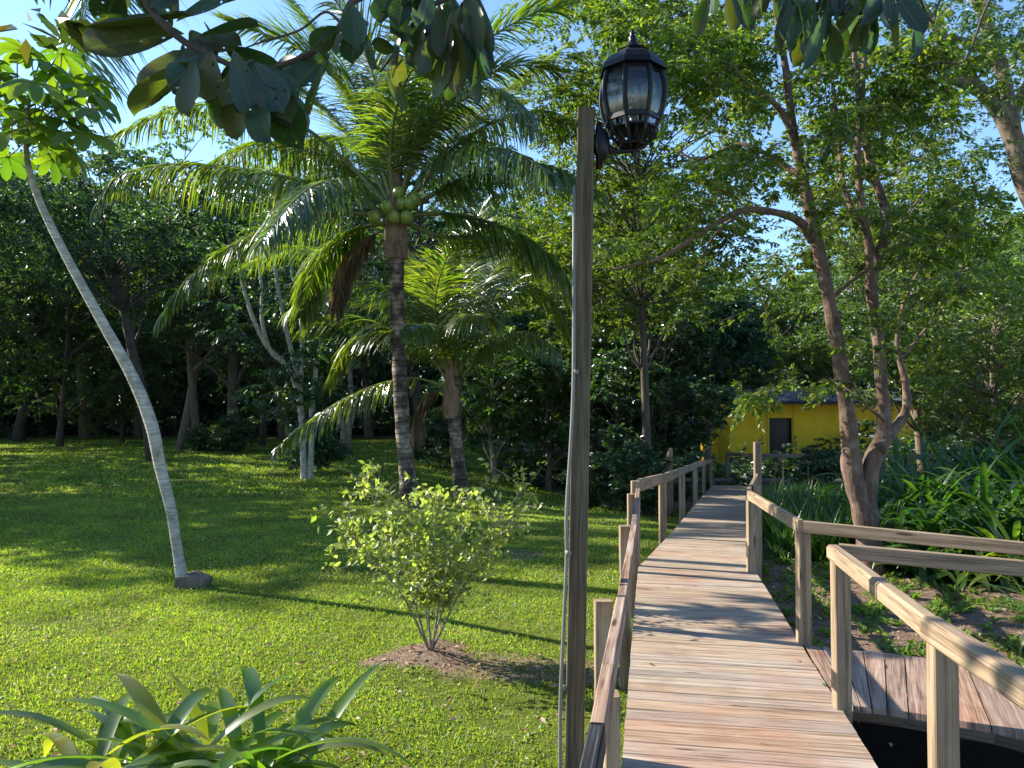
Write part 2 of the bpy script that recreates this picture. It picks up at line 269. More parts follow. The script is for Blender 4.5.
class MB:
    """collects boxes, tubes and strips (world or local coords) into one mesh"""
    def __init__(s): s.v = []; s.q = []; s.uv = []; s.n = 0; s.rng = random.Random(5)
    def add(s, V, Q, UV=None):
        V = np.asarray(V, float); Q = np.asarray(Q, int)
        s.v.append(V); s.q.append(Q+s.n); s.n += len(V)
        s.uv.append(np.zeros((len(Q)*4, 2)) if UV is None else np.asarray(UV, float).reshape(-1, 2))
    def beam(s, a, b, w, h, up=(0, 0, 1), twist=0, bev=.004):
        """rectangular board from a to b; w across, h along up; small chamfer"""
        a = Vector(a); b = Vector(b); d = (b-a); L = d.length; d.normalize(); up = Vector(up)
        sd = d.cross(up).normalized(); u = sd.cross(d).normalized()
        c = min(bev, w*.2, h*.2)
        pr = [(-w/2+c, -h/2), (w/2-c, -h/2), (w/2, -h/2+c), (w/2, h/2-c), (w/2-c, h/2), (-w/2+c, h/2), (-w/2, h/2-c), (-w/2, -h/2+c)]
        V = []
        for p in (a, b):
            for x, y in pr: V.append(p+sd*x+u*y)
        Q = []; UV = []; off = (s.rng.random()*50, s.rng.random()*50); acc = 0
        for i in range(8):
            j = (i+1) % 8
            e = math.dist(pr[i], pr[j])
            Q.append((i, j, 8+j, 8+i)); UV += [(off[0], off[1]+acc), (off[0], off[1]+acc+e), (off[0]+L, off[1]+acc+e), (off[0]+L, off[1]+acc)]
            acc += e
        for base, fl in ((0, True), (8, False)):
            for qd in ((0, 1, 2, 7), (7, 2, 3, 6), (6, 3, 4, 5)):
                qq = [base+k for k in qd]
                if fl: qq = qq[::-1]
                Q.append(qq); UV += [(off[0]+pr[k-base][0]*.3, off[1]+pr[k-base][1]) for k in qq]
        s.add(V, Q, UV)
    def tube(s, pts, radii, sides=8, cap=True):
        pts = [Vector(p) for p in pts]; n = len(pts); V = []; Q = []; UV = []
        x0 = None; acc = [0]
        for i in range(1, n): acc.append(acc[-1]+(pts[i]-pts[i-1]).length)
        for i, p in enumerate(pts):
            d = (pts[min(i+1, n-1)]-pts[max(i-1, 0)]).normalized()
            if x0 is None: x0 = d.orthogonal().normalized()
            x0 = (x0-d*x0.dot(d)).normalized(); y0 = d.cross(x0)
            r = radii[i] if hasattr(radii, '__len__') else radii
            for k in range(sides):
                an = 2*math.pi*k/sides; V.append(p+(x0*math.cos(an)+y0*math.sin(an))*r)
        off = s.rng.random()*9
        for i in range(n-1):
            for k in range(sides):
                k2 = (k+1) % sides
                Q.append((i*sides+k, i*sides+k2, (i+1)*sides+k2, (i+1)*sides+k))
                UV += [(acc[i], off+k*.1), (acc[i], off+(k+1)*.1), (acc[i+1], off+(k+1)*.1), (acc[i+1], off+k*.1)]
        if cap:
            for row, p in ((0, pts[0]), (n-1, pts[-1])):
                ci = len(V); V.append(p); m_ = sides//2*2
                for k in range(0, m_, 2):
                    q = (row*sides+k, row*sides+(k+1) % sides, row*sides+(k+2) % sides, ci)
                    if row == 0: q = q[::-1]
                    Q.append(q); UV += [(0, 0)]*4
        s.add(V, Q, UV)
    def lathe(s, prof, c, seg=24, rot=0):
        c = Vector(c); V = []; Q = []
        for r, z in prof:
            for k in range(seg):
                an = 2*math.pi*k/seg+rot; V.append(c+Vector((r*math.cos(an), r*math.sin(an), z)))
        for i in range(len(prof)-1):
            for k in range(seg):
                k2 = (k+1) % seg; Q.append((i*seg+k, i*seg+k2, (i+1)*seg+k2, (i+1)*seg+k))
        s.add(V, Q)
    def ball(s, c, r, seg=14, rings=10, sz=1.0, tilt=(0, 0)):
        prof = [(max(1e-4, r*math.sin(math.pi*i/rings)), -r*sz*math.cos(math.pi*i/rings)) for i in range(rings+1)]
        s.lathe(prof, c, seg)
    def strip(s, pts, widths, side, fold=.0, nrm=None):
        """leaf blade: 3 verts across, midrib lowered by fold"""
        V = []; Q = []
        for i, p in enumerate(pts):
            p = Vector(p); d = (Vector(pts[min(i+1, len(pts)-1)])-Vector(pts[max(i-1, 0)])).normalized()
            sd = Vector(side); sd = (sd-d*sd.dot(d)).normalized(); nn = sd.cross(d).normalized()
            if nn.z < 0: nn = -nn
            w_ = widths[i]; V += [p-sd*w_/2+nn*fold*w_, p, p+sd*w_/2+nn*fold*w_]
        for i in range(len(pts)-1):
            Q += [(i*3, i*3+1, i*3+4, i*3+3), (i*3+1, i*3+2, i*3+5, i*3+4)]
        s.add(V, Q)
    def build(s, name, mat, parent=None, smooth=False, origin=None):
        V = np.concatenate(s.v); Q = np.concatenate(s.q); UV = np.concatenate(s.uv)
        if parent is not None and origin is None: V = V-np.array(parent.location)
        return np_mesh(name, V, Q, None, mat, parent, smooth, UV, origin)
def tag(o, label=None, cat=None, group=None, kind=None):
    if label: o['label'] = label
    if cat: o['category'] = cat
    if group: o['group'] = group
    if kind: o['kind'] = kind
    return o
def empty(name, loc, label, cat, group=None):
    o = bpy.data.objects.new(name, None); C.objects.link(o); o.location = loc; o.empty_display_size = .2
    return tag(o, label, cat, group)
def copy_tree(o, loc, rz=0, s=1, label=None, group=None):
    r = o.copy(); C.objects.link(r); r.location = loc; r.rotation_euler = (0, 0, rz)
    r.scale = (s, s, s) if not hasattr(s, '__len__') else s
    if label: r['label'] = label
    if group: r['group'] = group
    for ch in list(o.children):
        c = ch.copy(); C.objects.link(c); c.parent = r
    return r

def unit(a): return a/np.maximum(np.linalg.norm(a, axis=-1, keepdims=True), 1e-9)
LEAF4 = (np.array([[0, 0, 0], [.42, .5, .04], [1, 0, -.05], [.42, -.5, .04]]), np.array([[0, 1, 2, 3]]))
LEAF8 = (np.array([[0, 0, 0], [.25, .36, .10], [.25, 0, 0], [.25, -.36, .10], [.62, .46, .08], [.62, 0, -.02], [.62, -.46, .08], [.88, .22, -.03], [.88, 0, -.08], [.88, -.22, -.03], [1.04, 0, -.16]]),
         np.array([[0, 2, 1, 1], [0, 3, 2, 2], [1, 2, 5, 4], [2, 3, 6, 5], [4, 5, 8, 7], [5, 6, 9, 8], [7, 8, 10, 10], [8, 9, 10, 10]]))
def leaves(Pp, D, Nn, L, W, tmpl):
    """arrays of leaves -> (V, Q) """
    T, Fq = tmpl; n = len(Pp); D = unit(D); S = unit(np.cross(Nn, D)); Nn = np.cross(D, S)
    L = np.broadcast_to(L, (n,))[:, None, None]; W = np.broadcast_to(W, (n,))[:, None, None]
    V = Pp[:, None, :] + L*T[None, :, :1]*D[:, None, :] + W*T[None, :, 1:2]*S[:, None, :] + L*T[None, :, 2:3]*Nn[:, None, :]
    Q = Fq[None]+(np.arange(n)*len(T))[:, None, None]
    return V.reshape(-1, 3), Q.reshape(-1, 4)
_rt = [(.08, .10), (.22, .24), (.4, .39), (.56, .47), (.7, .49), (.83, .42), (.93, .28), (.98, .14)]
LEAFR = (np.array([[0, 0, 0]]+[v for t, w_ in _rt for v in ([t, w_, .04+.05*w_], [t, 0, -.05*t*t], [t, -w_, .04+.05*w_])]+[[1.0, 0, -.06]]),
         np.array([[0, 2, 1, 1], [0, 3, 2, 2]]+[q for i in range(7) for q in ([1+3*i, 2+3*i, 5+3*i, 4+3*i], [2+3*i, 3+3*i, 6+3*i, 5+3*i])]+[[22, 23, 25, 25], [23, 24, 25, 25]]))
def split_tris(Q):
    t = Q[:, 2] == Q[:, 3]; return Q[~t], Q[t][:, :3]
def sprays(rng, cen, rad, n_spray, n_leaf, leaf, wfac=.45, flat=.6, droop=.25, spray_len=.9, up=.15):
    """leafy twigs spread round each clump centre; returns leaf arrays and twig segments"""
    K = len(cen); m = K*n_spray
    c = np.repeat(cen, n_spray, 0); r = np.repeat(rad, n_spray)[:, None]
    dirs = unit(rng.normal(size=(m, 3))); dirs[:, 2] = dirs[:, 2]*.8+up; dirs = unit(dirs)
    o = c + dirs*r*np.array([1, 1, flat])*rng.uniform(.15, .75, (m, 1))
    d = unit(dirs*np.array([1, 1, .45])+rng.normal(size=(m, 3))*.3 - np.array([0, 0, droop*.5]))
    ln = spray_len*np.repeat(rad, n_spray)*rng.uniform(.5, 1.0, m)
    t = rng.uniform(.05, 1, (m, n_leaf))
    pos = o[:, None]+d[:, None]*(ln[:, None]*t)[..., None]; pos[..., 2] -= droop*.5*(t*t)*ln[:, None]
    side = unit(np.cross(d, np.array([0, 0, 1.0])))
    sg = rng.choice([-1, 1], (m, n_leaf))
    ld = side[:, None]*sg[..., None]*rng.uniform(.5, 1.1, (m, n_leaf))[..., None]+d[:, None]*.6+rng.normal(size=(m, n_leaf, 3))*.3
    ld[..., 2] -= droop
    nn = np.array([0, 0, .8])+rng.normal(size=(m, n_leaf, 3))*.75
    pos = pos+ld*.03
    L = leaf*rng.uniform(.6, 1.25, m*n_leaf)
    return pos.reshape(-1, 3), ld.reshape(-1, 3), nn.reshape(-1, 3), L, L*wfac, (o, o+d*ln[:, None])
def curve(p0, p1, bend=.15, n=6, rnd=random):
    p0 = Vector(p0); p1 = Vector(p1); L = (p1-p0).length
    o = Vector((rnd.uniform(-1, 1), rnd.uniform(-1, 1), rnd.uniform(-.2, .9)))*bend*L
    o2 = Vector((rnd.uniform(-1, 1), rnd.uniform(-1, 1), rnd.uniform(-1, 1)))*bend*.3*L
    return [p0.lerp(p1, t)+o*math.sin(math.pi*t)+o2*math.sin(2*math.pi*t) for t in [i/(n-1) for i in range(n)]]
def spl(pts, n=5):
    """Catmull-Rom through points"""
    p = [Vector(x) for x in pts]; p = [p[0]*2-p[1]]+p+[p[-1]*2-p[-2]]; out = []
    for i in range(1, len(p)-2):
        for k in range(n):
            t = k/n; a, b, c, d = p[i-1], p[i], p[i+1], p[i+2]
            out.append(.5*((2*b)+(c-a)*t+(2*a-5*b+4*c-d)*t*t+(3*b-a-3*c+d)*t**3))
    out.append(p[-2]); return out
def spl1(v, n=5): return [x.x for x in spl([(a, 0, 0) for a in v], n)]

def tree_mesh(seed, H, cr, cb, ncl, nsp, nlf, leaf, tr, crad=None, flat=.6, droop=.25, lean=(0, 0), wf=.45, tmpl=LEAF4, limbs=True, stems=1, xs=1.0, low=False):
    """returns (trunk MB, leaf V, Q) in local coords, foot at the origin"""
    rng = np.random.default_rng(seed); rd = random.Random(seed)
    tb = MB(); tb.rng = rd
    top = Vector((lean[0], lean[1], H*.86))
    stemsP = []
    for s_ in range(stems):
        of = Vector((rd.uniform(-1, 1), rd.uniform(-1, 1), 0))*(.0 if stems == 1 else tr*1.2)
        tp = top+Vector((rd.uniform(-1, 1), rd.uniform(-1, 1), 0))*(.0 if stems == 1 else cr*.35)
        pts = curve(of, tp, .045, 9, rd); pts[0] = of-Vector((0, 0, .3))
        stemsP.append(pts); k = 1 if stems == 1 else .7
        rr = [tr*k*(1.35 if i == 0 else 1.0)*(1-.82*i/8) for i in range(9)]
        tb.tube(pts, rr, 9)
    cen = []; rad = []; tries = 0
    cz = (H+cb)/2; hz = (H-cb)/2
    while len(cen) < ncl and tries < 4000:
        tries += 1
        v = rng.normal(size=3); v /= np.linalg.norm(v); rr = rng.uniform(.25, 1)**.5
        zf = v[2]*rr
        p = np.array([v[0]*cr*rr*xs+lean[0]*(cz+zf*hz)/H, v[1]*cr*rr+lean[1]*(cz+zf*hz)/H, cz+zf*hz])
        q = (crad or cr*.3)*rng.uniform(.65, 1.25)
        if all(np.linalg.norm(p-c)+1e-6 > .45*(q+r_) for c, r_ in zip(cen, rad)): cen.append(p); rad.append(q)
    cen = np.array(cen); rad = np.array(rad)
    if limbs:
        for c, r_ in zip(cen, rad):
            pts = stemsP[rd.randrange(stems)]
            zt = max(cb*.75, c[2]-rd.uniform(.25, .6)*(np.hypot(c[0], c[1])+.5)-.1*H*.3)
            k = min(range(len(pts)-1), key=lambda i: abs(pts[i].z-zt)); k = max(1, k)
            lp = curve(pts[k], Vector(c), .12, 6, rd)
            r0 = tr*(1-.82*k/8)*.45
            tb.tube(lp, [r0*(1-.75*i/5) for i in range(6)], 5, cap=False)
    pos, ld, nn, L, W, tw = sprays(rng, cen, rad, nsp, nlf, leaf, wf, flat, droop)
    V, Q = leaves(pos, ld, nn, L, W, tmpl)
    return tb, V, Q
def make_tree(name, loc, label, cat='tree', group=None, bark='bark', leafm='lf_mid', **kw):
    kw['ncl'] = int(kw['ncl']*1.35); kw['nsp'] = int(kw['nsp']*1.5)
    tb, V, Q = tree_mesh(**kw)
    e = empty(name, loc, label, cat, group)
    o = tb.build('trunk', M[bark], e, True, origin=(0, 0, 0)); o.location = (0, 0, 0)
    q, t = split_tris(Q)
    np_mesh('crown', V, q, t, M[leafm], e, False)
    return e

# ------------------------------------------------------------------ ground
def deck_left(y):  return .51+.181*(y-3.65) if y < 8.2 else 1.333+.303*(y-8.2)
def deck_z(y):
    pts = [(-3, .45), (8.2, .45), (12.2, .19), (18.6, -.12), (27, -.63), (40, -.63)]
    for (a, za), (b, zb) in zip(pts, pts[1:]):
        if y <= b: return za+(zb-za)*max(0, (y-a))/(b-a)
    return pts[-1][1]
def build_ground():
    ys = np.concatenate([np.arange(-12, 2, .5), np.arange(2, 16, .12), np.arange(16, 40, .5), np.arange(40, 90, 2.5), [100, 130, 180, 260, 400, 700, 1200]])
    xs = np.concatenate([[-900, -400, -200, -110], np.arange(-80, -14, 3), np.arange(-14, -5, .4), np.arange(-5, 7, .12), np.arange(7, 16, .4), np.arange(16, 80, 3), [110, 200, 400, 900]])
    X, Y = np.meshgrid(xs, ys); Z = ground_z(X, Y)
    V = np.stack([X, Y, Z], -1).reshape(-1, 3)
    # heap of mulch under the young shrub
    nx, ny = len(xs), len(ys); i = np.arange(nx*ny).reshape(ny, nx)
    Q = np.stack([i[:-1, :-1], i[:-1, 1:], i[1:, 1:], i[1:, :-1]], -1).reshape(-1, 4)
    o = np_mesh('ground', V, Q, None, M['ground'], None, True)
    o['kind'] = 'structure'
    a = o.data.attributes.new('soil', 'FLOAT', 'POINT'); a.data.foreach_set('value', soil_mask(V[:, 0], V[:, 1]).astype(np.float32))
    x, y = V[:, 0], V[:, 1]
    hm = .97*np.maximum.reduce([sm(50, 58, y), sm(1.2, 1.8, x)*(1-sm(6.6, 7.4, x))*(1-sm(6.1, 6.6, y))*sm(0, 1, y+5), sm(30, 38, y)*sm(0, 6, x)])  # forest floor tone, plus shade painted into ditch and under the side deck
    a = o.data.attributes.new('humus_shade', 'FLOAT', 'POINT'); a.data.foreach_set('value', hm.astype(np.float32))
def soil_mask(x, y):
    dl = np.where(y < 8.2, .51+.181*(y-3.65), 1.333+.303*(y-8.2))
    right = sm(0, .3, x-(dl+.9))*(1-sm(13, 17, y))
    under = sm(0, .15, x-dl)*(1-sm(0, .2, x-dl-1.2))
    an_ = np.arctan2(y-6.72, x+.72); ring = 1-sm(.22, .62, np.hypot(x+.72, (y-6.72)*1.1)*(1+.22*np.sin(an_*3+1)+.12*np.sin(an_*7)))
    path = (1-sm(.22, .6, np.abs(y-6.55+.12*(x+.7))))*sm(-.9, -.5, x)*(1-sm(.9, 1.2, x))*.62
    forest = np.maximum(sm(46, 58, y), sm(-14, -20, x)*0)*.9
    far = sm(20, 24, y)*sm(-1, 3, x)*.75
    mid = (1-sm(.3, .75, np.hypot((x-.15)*1.3, y-11.2)))*.6
    return np.clip(np.maximum.reduce([right*.86, under*.9, ring, path, forest, far, mid]), 0, 1)
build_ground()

# grass blades: one uncountable mass
def grass():
    rng = np.random.default_rng(3)
    PV = []; PQ = []; n0 = 0
    def patch(n, y0, y1, L, W, power=1.0):
        nonlocal n0
        y = y0+(y1-y0)*rng.random(n)**power
        x = -(.72*y+1.2)+rng.random(n)*(.72*y+1.2+3.0)
        dl = np.where(y < 8.2, .51+.181*(y-3.65), 1.333+.303*(y-8.2))
        s = np.maximum(soil_mask(x, y), .75*sm(.62, .95, .5+.5*np.sin(x*1.3+1.7*np.sin(y*.9))*np.cos(y*1.7+1.3*np.sin(x*.7)))*.9)
        cl = .5+.5*np.sin(x*3.1+np.sin(y*2.3)*1.7)*np.sin(y*4.1+np.cos(x*1.9)*2)
        keep = (rng.random(n) > s*1.15) & (rng.random(n) < .55+.45*cl) & ((x < dl+.05) | (y > 9.5)) & (x < dl+3)
        x = x[keep]; y = y[keep]; m = len(x); z = ground_z(x, y)
        base = np.stack([x, y, z-.005], -1)
        D = rng.normal(size=(m, 3))*np.array([.55, .55, .25])+np.array([.0, 0, .62])
        Nn = rng.normal(size=(m, 3)); sc_ = rng.uniform(.5, 1.35, m)
        V, Q = leaves(base, D, Nn, L*sc_, W*sc_, LEAF4)
        PV.append(V); PQ.append(Q+n0); n0 += len(V)
    patch(340000, 3.2, 9.5, .030, .009)
    patch(220000, 9.5, 18, .042, .015)
    patch(120000, 18, 48, .08, .04)
    # taller tufts and broad-leaved weeds mixed into the turf
    for (n, y0, y1, L, W, nz) in ((3600, 3.4, 10, .065, .010, .9), (7000, 3.4, 14, .032, .020, .12)):
        cx_ = y0+(y1-y0)*rng.random(n//10); xx_ = -(.72*cx_+1)+rng.random(n//10)*(.72*cx_+1.2)
        y = np.repeat(cx_, 10)+rng.normal(size=(n//10)*10)*.05; x = np.repeat(xx_, 10)+rng.normal(size=(n//10)*10)*.05
        k = (soil_mask(x, y) < .4) & (x < .51+.181*(y-3.65)); x = x[k]; y = y[k]; m = len(x)
        D = rng.normal(size=(m, 3))*np.array([.5, .5, .2])+np.array([0, 0, nz]); s_ = rng.uniform(.5, 1.3, m)
        V, Q = leaves(np.stack([x, y, ground_z(x, y)+.01], -1), D, np.array([0, 0, .6])+rng.normal(size=(m, 3))*.5, L*s_, W*s_, LEAF4)
        PV.append(V); PQ.append(Q+n0); n0 += len(V)
    V = np.concatenate(PV); Q = np.concatenate(PQ)
    o = np_mesh('grass', V, Q, None, M['grass']); tag(o, 'short sunlit lawn grass covering the open ground', 'grass', kind='stuff')
grass()
def litter():
    rng = np.random.default_rng(9); n = 60000
    y = 3.5+rng.random(n)**1.3*13; x = -3+rng.random(n)*14
    s = soil_mask(x, y); k = (rng.random(n) < s**2*.9) & (ground_z(x, y) > -.25) ; x = x[k]; y = y[k]; m = len(x)
    b = np.stack([x, y, ground_z(x, y)+rng.uniform(.002, .02, m)], -1)
    D = rng.normal(size=(m, 3))*np.array([1, 1, .12]); Nn = np.array([0, 0, 1.0])+rng.normal(size=(m, 3))*.3
    s_ = rng.uniform(.4, 1.3, m)
    V, Q = leaves(b, D, Nn, .055*s_, .022*s_, LEAF4)
    o = np_mesh('leaf_litter', V, Q, None, M['litter']); tag(o, 'brown dead leaves scattered over the bare soil', 'leaf litter', kind='stuff')
    n = 700; y = 3.6+rng.random(n)**1.4*18; x = -(.7*y+1)+rng.random(n)*(.7*y+1.4); b = np.stack([x, y, ground_z(x, y)+.03], -1)
    V, Q = leaves(b, rng.normal(size=(n, 3))*np.array([1, 1, .2]), np.array([0, 0, 1.0])+rng.normal(size=(n, 3))*.4, .06*rng.uniform(.5, 1.3, n), .03, LEAF8); q, t = split_tris(Q)
    o = np_mesh('leaf_litter', V, q, t, M['litter']); tag(o, 'scattered dry leaves lying on the lawn', 'leaf litter', kind='stuff')
    n = 900; y = 5.6+rng.random(n)*6.5; x = 2.6+rng.random(n)*5.5
    cen = np.stack([x, y, ground_z(x, y)+.02], -1)
    keep = x > .51+.181*(y-3.65)+1.5; cen = cen[keep]
    k = 16; base = np.repeat(cen, k, 0)+rng.normal(size=(len(cen)*k, 3))*np.array([.03, .03, .008])
    D = rng.normal(size=base.shape)*np.array([1, 1, .2])+np.array([0, 0, .5]); Nn = np.array([0, 0, 1.0])+rng.normal(size=base.shape)*.3
    s_ = rng.uniform(.5, 1.4, len(base))
    V, Q = leaves(base, D, Nn, .07*s_, .035*s_, LEAF8); q, t = split_tris(Q)
    o = np_mesh('ground_cover', V, q, t, M['weed']); tag(o, 'small bright green weeds sprouting on the soil beside the walk', 'ground cover', kind='stuff')
litter()

# ------------------------------------------------------------------ boardwalks
rw = random.Random(11)
def planks(mb, path, width, pw=.142, gap=.007, th=.038, skew=0.0):
    """path: list of left-edge points (Vector); width to the right; boards laid across"""
    for a, b in zip(path, path[1:]):
        a = Vector(a); b = Vector(b); d = b-a; L = d.length; d.normalize()
        r = Vector((d.y, -d.x, 0)).normalized()
        n = int(L/pw)
        for i in range(n):
            p = a+d*(L*(i+.5)/n)
            e0, e1 = rw.uniform(-.002, .002), rw.uniform(-.002, .002)
            dz = Vector((0, 0, rw.uniform(-.0015, .0015)-th/2)); tz = Vector((0, 0, rw.uniform(-.001, .001))); tw = d*rw.uniform(-.003, .003)
            mb.beam(p+r*e0+dz+tw, p+r*(width+e1)+dz+tz-tw, L/n-gap, th, up=(0, 0, 1), bev=.003)
bw = empty('boardwalk', (1.0, 3.0, 0), 'long plank boardwalk running from the foreground towards the yellow house, with its own rails', 'boardwalk')
mb = MB()
Lp = [Vector((deck_left(y), y, deck_z(y))) for y in (-1.6, 8.2)]
Lp2 = [Vector((deck_left(y), y, deck_z(y))) for y in (8.2, 12.2, 18.6, 27)]
planks(mb, Lp, 1.2, skew=None); planks(mb, Lp2, 1.2, skew=None)
mb.build('deck', M['deck'], bw)
for off in (.06, 1.14):
    mb = MB(); P_ = Lp+Lp2[1:]
    for a, b in zip(P_, P_[1:]): mb.beam(a+Vector((off, 0, -.115)), b+Vector((off, 0, -.115)), .045, .145)
    mb.build('support_beam', M['farwood'], bw)
H_ = .86
def post(parent, x, y, ztop, w=.09, zb=None, mat='wood', name='post', lean=(0, 0), wy=None):
    mb = MB(); mb.rng = rw; zb = gz(x, y)-.1 if zb is None else zb
    mb.beam((x, y, zb), (x+lean[0], y+lean[1], ztop), w, wy or w, up=(0, 1, 0), bev=.005)
    return mb.build(name, M[mat], parent)
def rail(parent, pts, w=.04, h=.09, mat='wood', tilt=None):
    mb = MB(); mb.rng = rw
    for a, b in zip(pts, pts[1:]):
        d = (Vector(b)-Vector(a)).normalized()*.004
        mb.beam(Vector(a)+d, Vector(b)-d, w, h)
    return mb.build('handrail', M[mat], parent)
# left side, near: weathered cap rail laid flat over the posts, its near end blackened
HW = M['oldwood']
ptsn = [P(584, 800, 1.78), P(598, 722, 2.12), P(607, 668, 2.5), P(621, 597, 3.5), P(627, 563, 4.25)]
ptsn2 = [P(627, 563, 4.25), P(633, 533, 5.3), P(636, 508, 6.5), P(639, 487, 8.2)]
mbr = MB(); 
for a, b in zip(ptsn[1:], ptsn[2:]): mbr.beam(a, b, .04, .09, up=(0, 0, 1))
mbr.beam(P(584,800,1.78), P(591, 757, 1.93), .04, .09)
def caprail(pts, w, h, mat, name='handrail'):
    mb = MB(); mb.rng = rw
    for a, b in zip(pts, pts[1:]): mb.beam(a-Vector((0, 0, h/2)), b-Vector((0, 0, h/2)), w, h)
    return mb.build(name, M[mat], bw)
endp = P(597, 724, 2.10)
caprail([P(575, 830, 1.66), endp], .042, .085, 'blackwood', 'blackened_rail_end')['label'] = 'charred black near end of the left handrail'
caprail([endp+Vector((.003, .012, 0)), P(608, 664, 2.55), P(621, 597, 3.5)], .042, .088, 'oldwood')
caprail([P(622, 595, 3.53), P(629, 555, 4.5), P(634, 525, 5.7), P(638, 488, 8.15)], .042, .088, 'oldwood')
post(bw, .437, 3.72, 1.235, .085, wy=.06)               # short outer post
post(bw, .335, 2.62, 1.20, .05, wy=.07)
post(bw, deck_left(6.0)-.055, 6.03, deck_z(6)+.78, .085)
post(bw, deck_left(8.2)-.10, 8.0, deck_z(8)+.80, .075)
post(bw, deck_left(8.3)-.03, 8.35, deck_z(8)+.90, .09)
ly = [8.4, 11.2, 14.6, 18.4, 22, 26.6]
hp = [Vector((deck_left(y)-.02, y, deck_z(y)+H_)) for y in ly]
for a, b in zip(hp, hp[1:]): rail(bw, [a, b], .045, .135)
for y in ly[1:]: post(bw, deck_left(y)-.06, y, deck_z(y)+H_-.06, .1)
# right side
def dr(y): return deck_left(y)+1.2
pA = P(749, 495, 7.97); pB = P(801, 526.5, 5.6)
post(bw, 2.475, 8.0, pA.z-.05, .085); post(bw, 2.66, 8.42, pA.z+.05, .085)
post(bw, 3.37, 10.6, 1.66, .09, mat='farwood')
rail(bw, [pA, pB], .04, .095)
rail(bw, [pA+Vector((0, .02, 0)), P(757, 478, 10.5)], .04, .12)
post(bw, 2.12, 5.64, P(803, 533, 5.62).z, .088)
# right rail toward the camera
pC = P(833, 552, 4.42); pD = P(931, 628, 2.83); pE = P(1065, 716, 2.09)
def roundrail(pts, w, h, name):
    mb = MB(); mb.rng = rw
    for a, b in zip(pts, pts[1:]): mb.beam(a, b, w, h, bev=.018)
    return mb.build('handrail', M['wood'], bw)
roundrail([pC, pD], .07, .085, 'r')
dd = (pE-pD).normalized()
roundrail([pD+dd*.004, pE], .085, .09, 'r')
post(bw, 1.877, 4.43, pC.z-.045, .09, wy=.075, zb=gz(1.9, 4.4)-.2); post(bw, 1.572, 2.84, pD.z-.047, .09, wy=.06, zb=gz(1.6, 2.8)-.2)
post(bw, dr(1.2)+.05, 1.2, 1.2, .095)

# side branch going right
br = empty('side_boardwalk', (3.0, 5.0, 0), 'short plank walk branching off to the right between two rails', 'boardwalk')
mb = MB(); mb.rng = random.Random(3)
FA = [P(797, 641, 5.62), P(925, 656, 5.32), P(1024, 676, 4.95), P(1200, 720, 4.2)]
NB = [P(843, 702, 4.50), P(925, 712, 4.35), P(1024, 728, 4.12), P(1200, 765, 3.6)]
for v in FA+NB: v.z = .445
def along(pts, t):
    s = t*(len(pts)-1); i = min(int(s), len(pts)-2); return pts[i].lerp(pts[i+1], s-i)
# boards fan slightly round the bend
xa = [801, 818, 838, 860, 881, 901, 928, 962, 998, 1036, 1076, 1118, 1160, 1196]
xn = [846, 850, 857, 868, 883, 904, 938, 986, 1034, 1078, 1116, 1150, 1182, 1206]
def ony(px, pts):     # point on the edge polyline seen at that bearing
    u = (px-512)/F
    for a, b in zip(pts, pts[1:]):
        fa = a.x-u*a.y; fb = b.x-u*b.y
        if fa <= 0 <= fb: return a.lerp(b, -fa/(fb-fa))
    return pts[0].copy() if pts[0].x-u*pts[0].y > 0 else pts[-1].copy()
def board_quad(mb, a0, a1, b1, b0, th, rs):
    """a0,a1 far edge, b0,b1 near edge"""
    V = [a0, a1, b1, b0]; V = V+[v-Vector((0, 0, th)) for v in V]
    Q = [(0, 3, 2, 1), (4, 5, 6, 7), (0, 1, 5, 4), (1, 2, 6, 5), (2, 3, 7, 6), (3, 0, 4, 7)]
    o = rs.random()*40; L = (a0-b0).length; W = (a0-a1).length
    uv = [(o, o), (o, o+W), (o+L, o+W), (o+L, o)]
    U = []
    for q in Q: U += [uv[k % 4] for k in q]
    mb.add(V, Q, U)
rs = random.Random(8); g_ = Vector((.004, 0, 0))
fa = [ony(x, FA) for x in xa]; nb = [ony(x, NB) for x in xn]
for i in range(len(xa)-1):
    dz = Vector((0, 0, rs.uniform(-.004, .002)))
    if i == 0: nb[0] = Vector((1.90, 4.56, .445))
    board_quad(mb, fa[i]+g_+dz, fa[i+1]-g_+dz, nb[i+1]-g_+dz, nb[i]+g_+dz, .038, rs)
mb.build('deck', M['oldwood'], br)
mb = MB()
for a, b in zip(NB, NB[1:]): mb.beam(a+Vector((.02, .28, -.115)), b+Vector((.02, .28, -.115)), .045, .14)
mb.build('support_beam', M['farwood'], br)
mb = MB()
for a, b in zip(FA, FA[1:]): mb.beam(a+Vector((.02, -.05, -.115)), b+Vector((.02, -.05, -.115)), .045, .14)
mb.build('support_beam', M['farwood'], br)
ra = P(803, 526.5, 5.6); rb = P(1024, 548.5, 5.0); rc = P(1200, 568, 4.55)
hz = Vector((0, 0, -.045))
rail(br, [ra, rb, rc], .042, .085)
r1 = P(838, 551, 4.46); r2 = P(1024, 568.5, 4.12); r3 = P(1200, 588, 3.7)
rail(br, [r1, r2, r3], .042, .085)
for (x, y) in ((rc.x-.1, rc.y+.05), (r3.x-.1, r3.y-.06)):
    post(br, x, y, 1.25, .09)

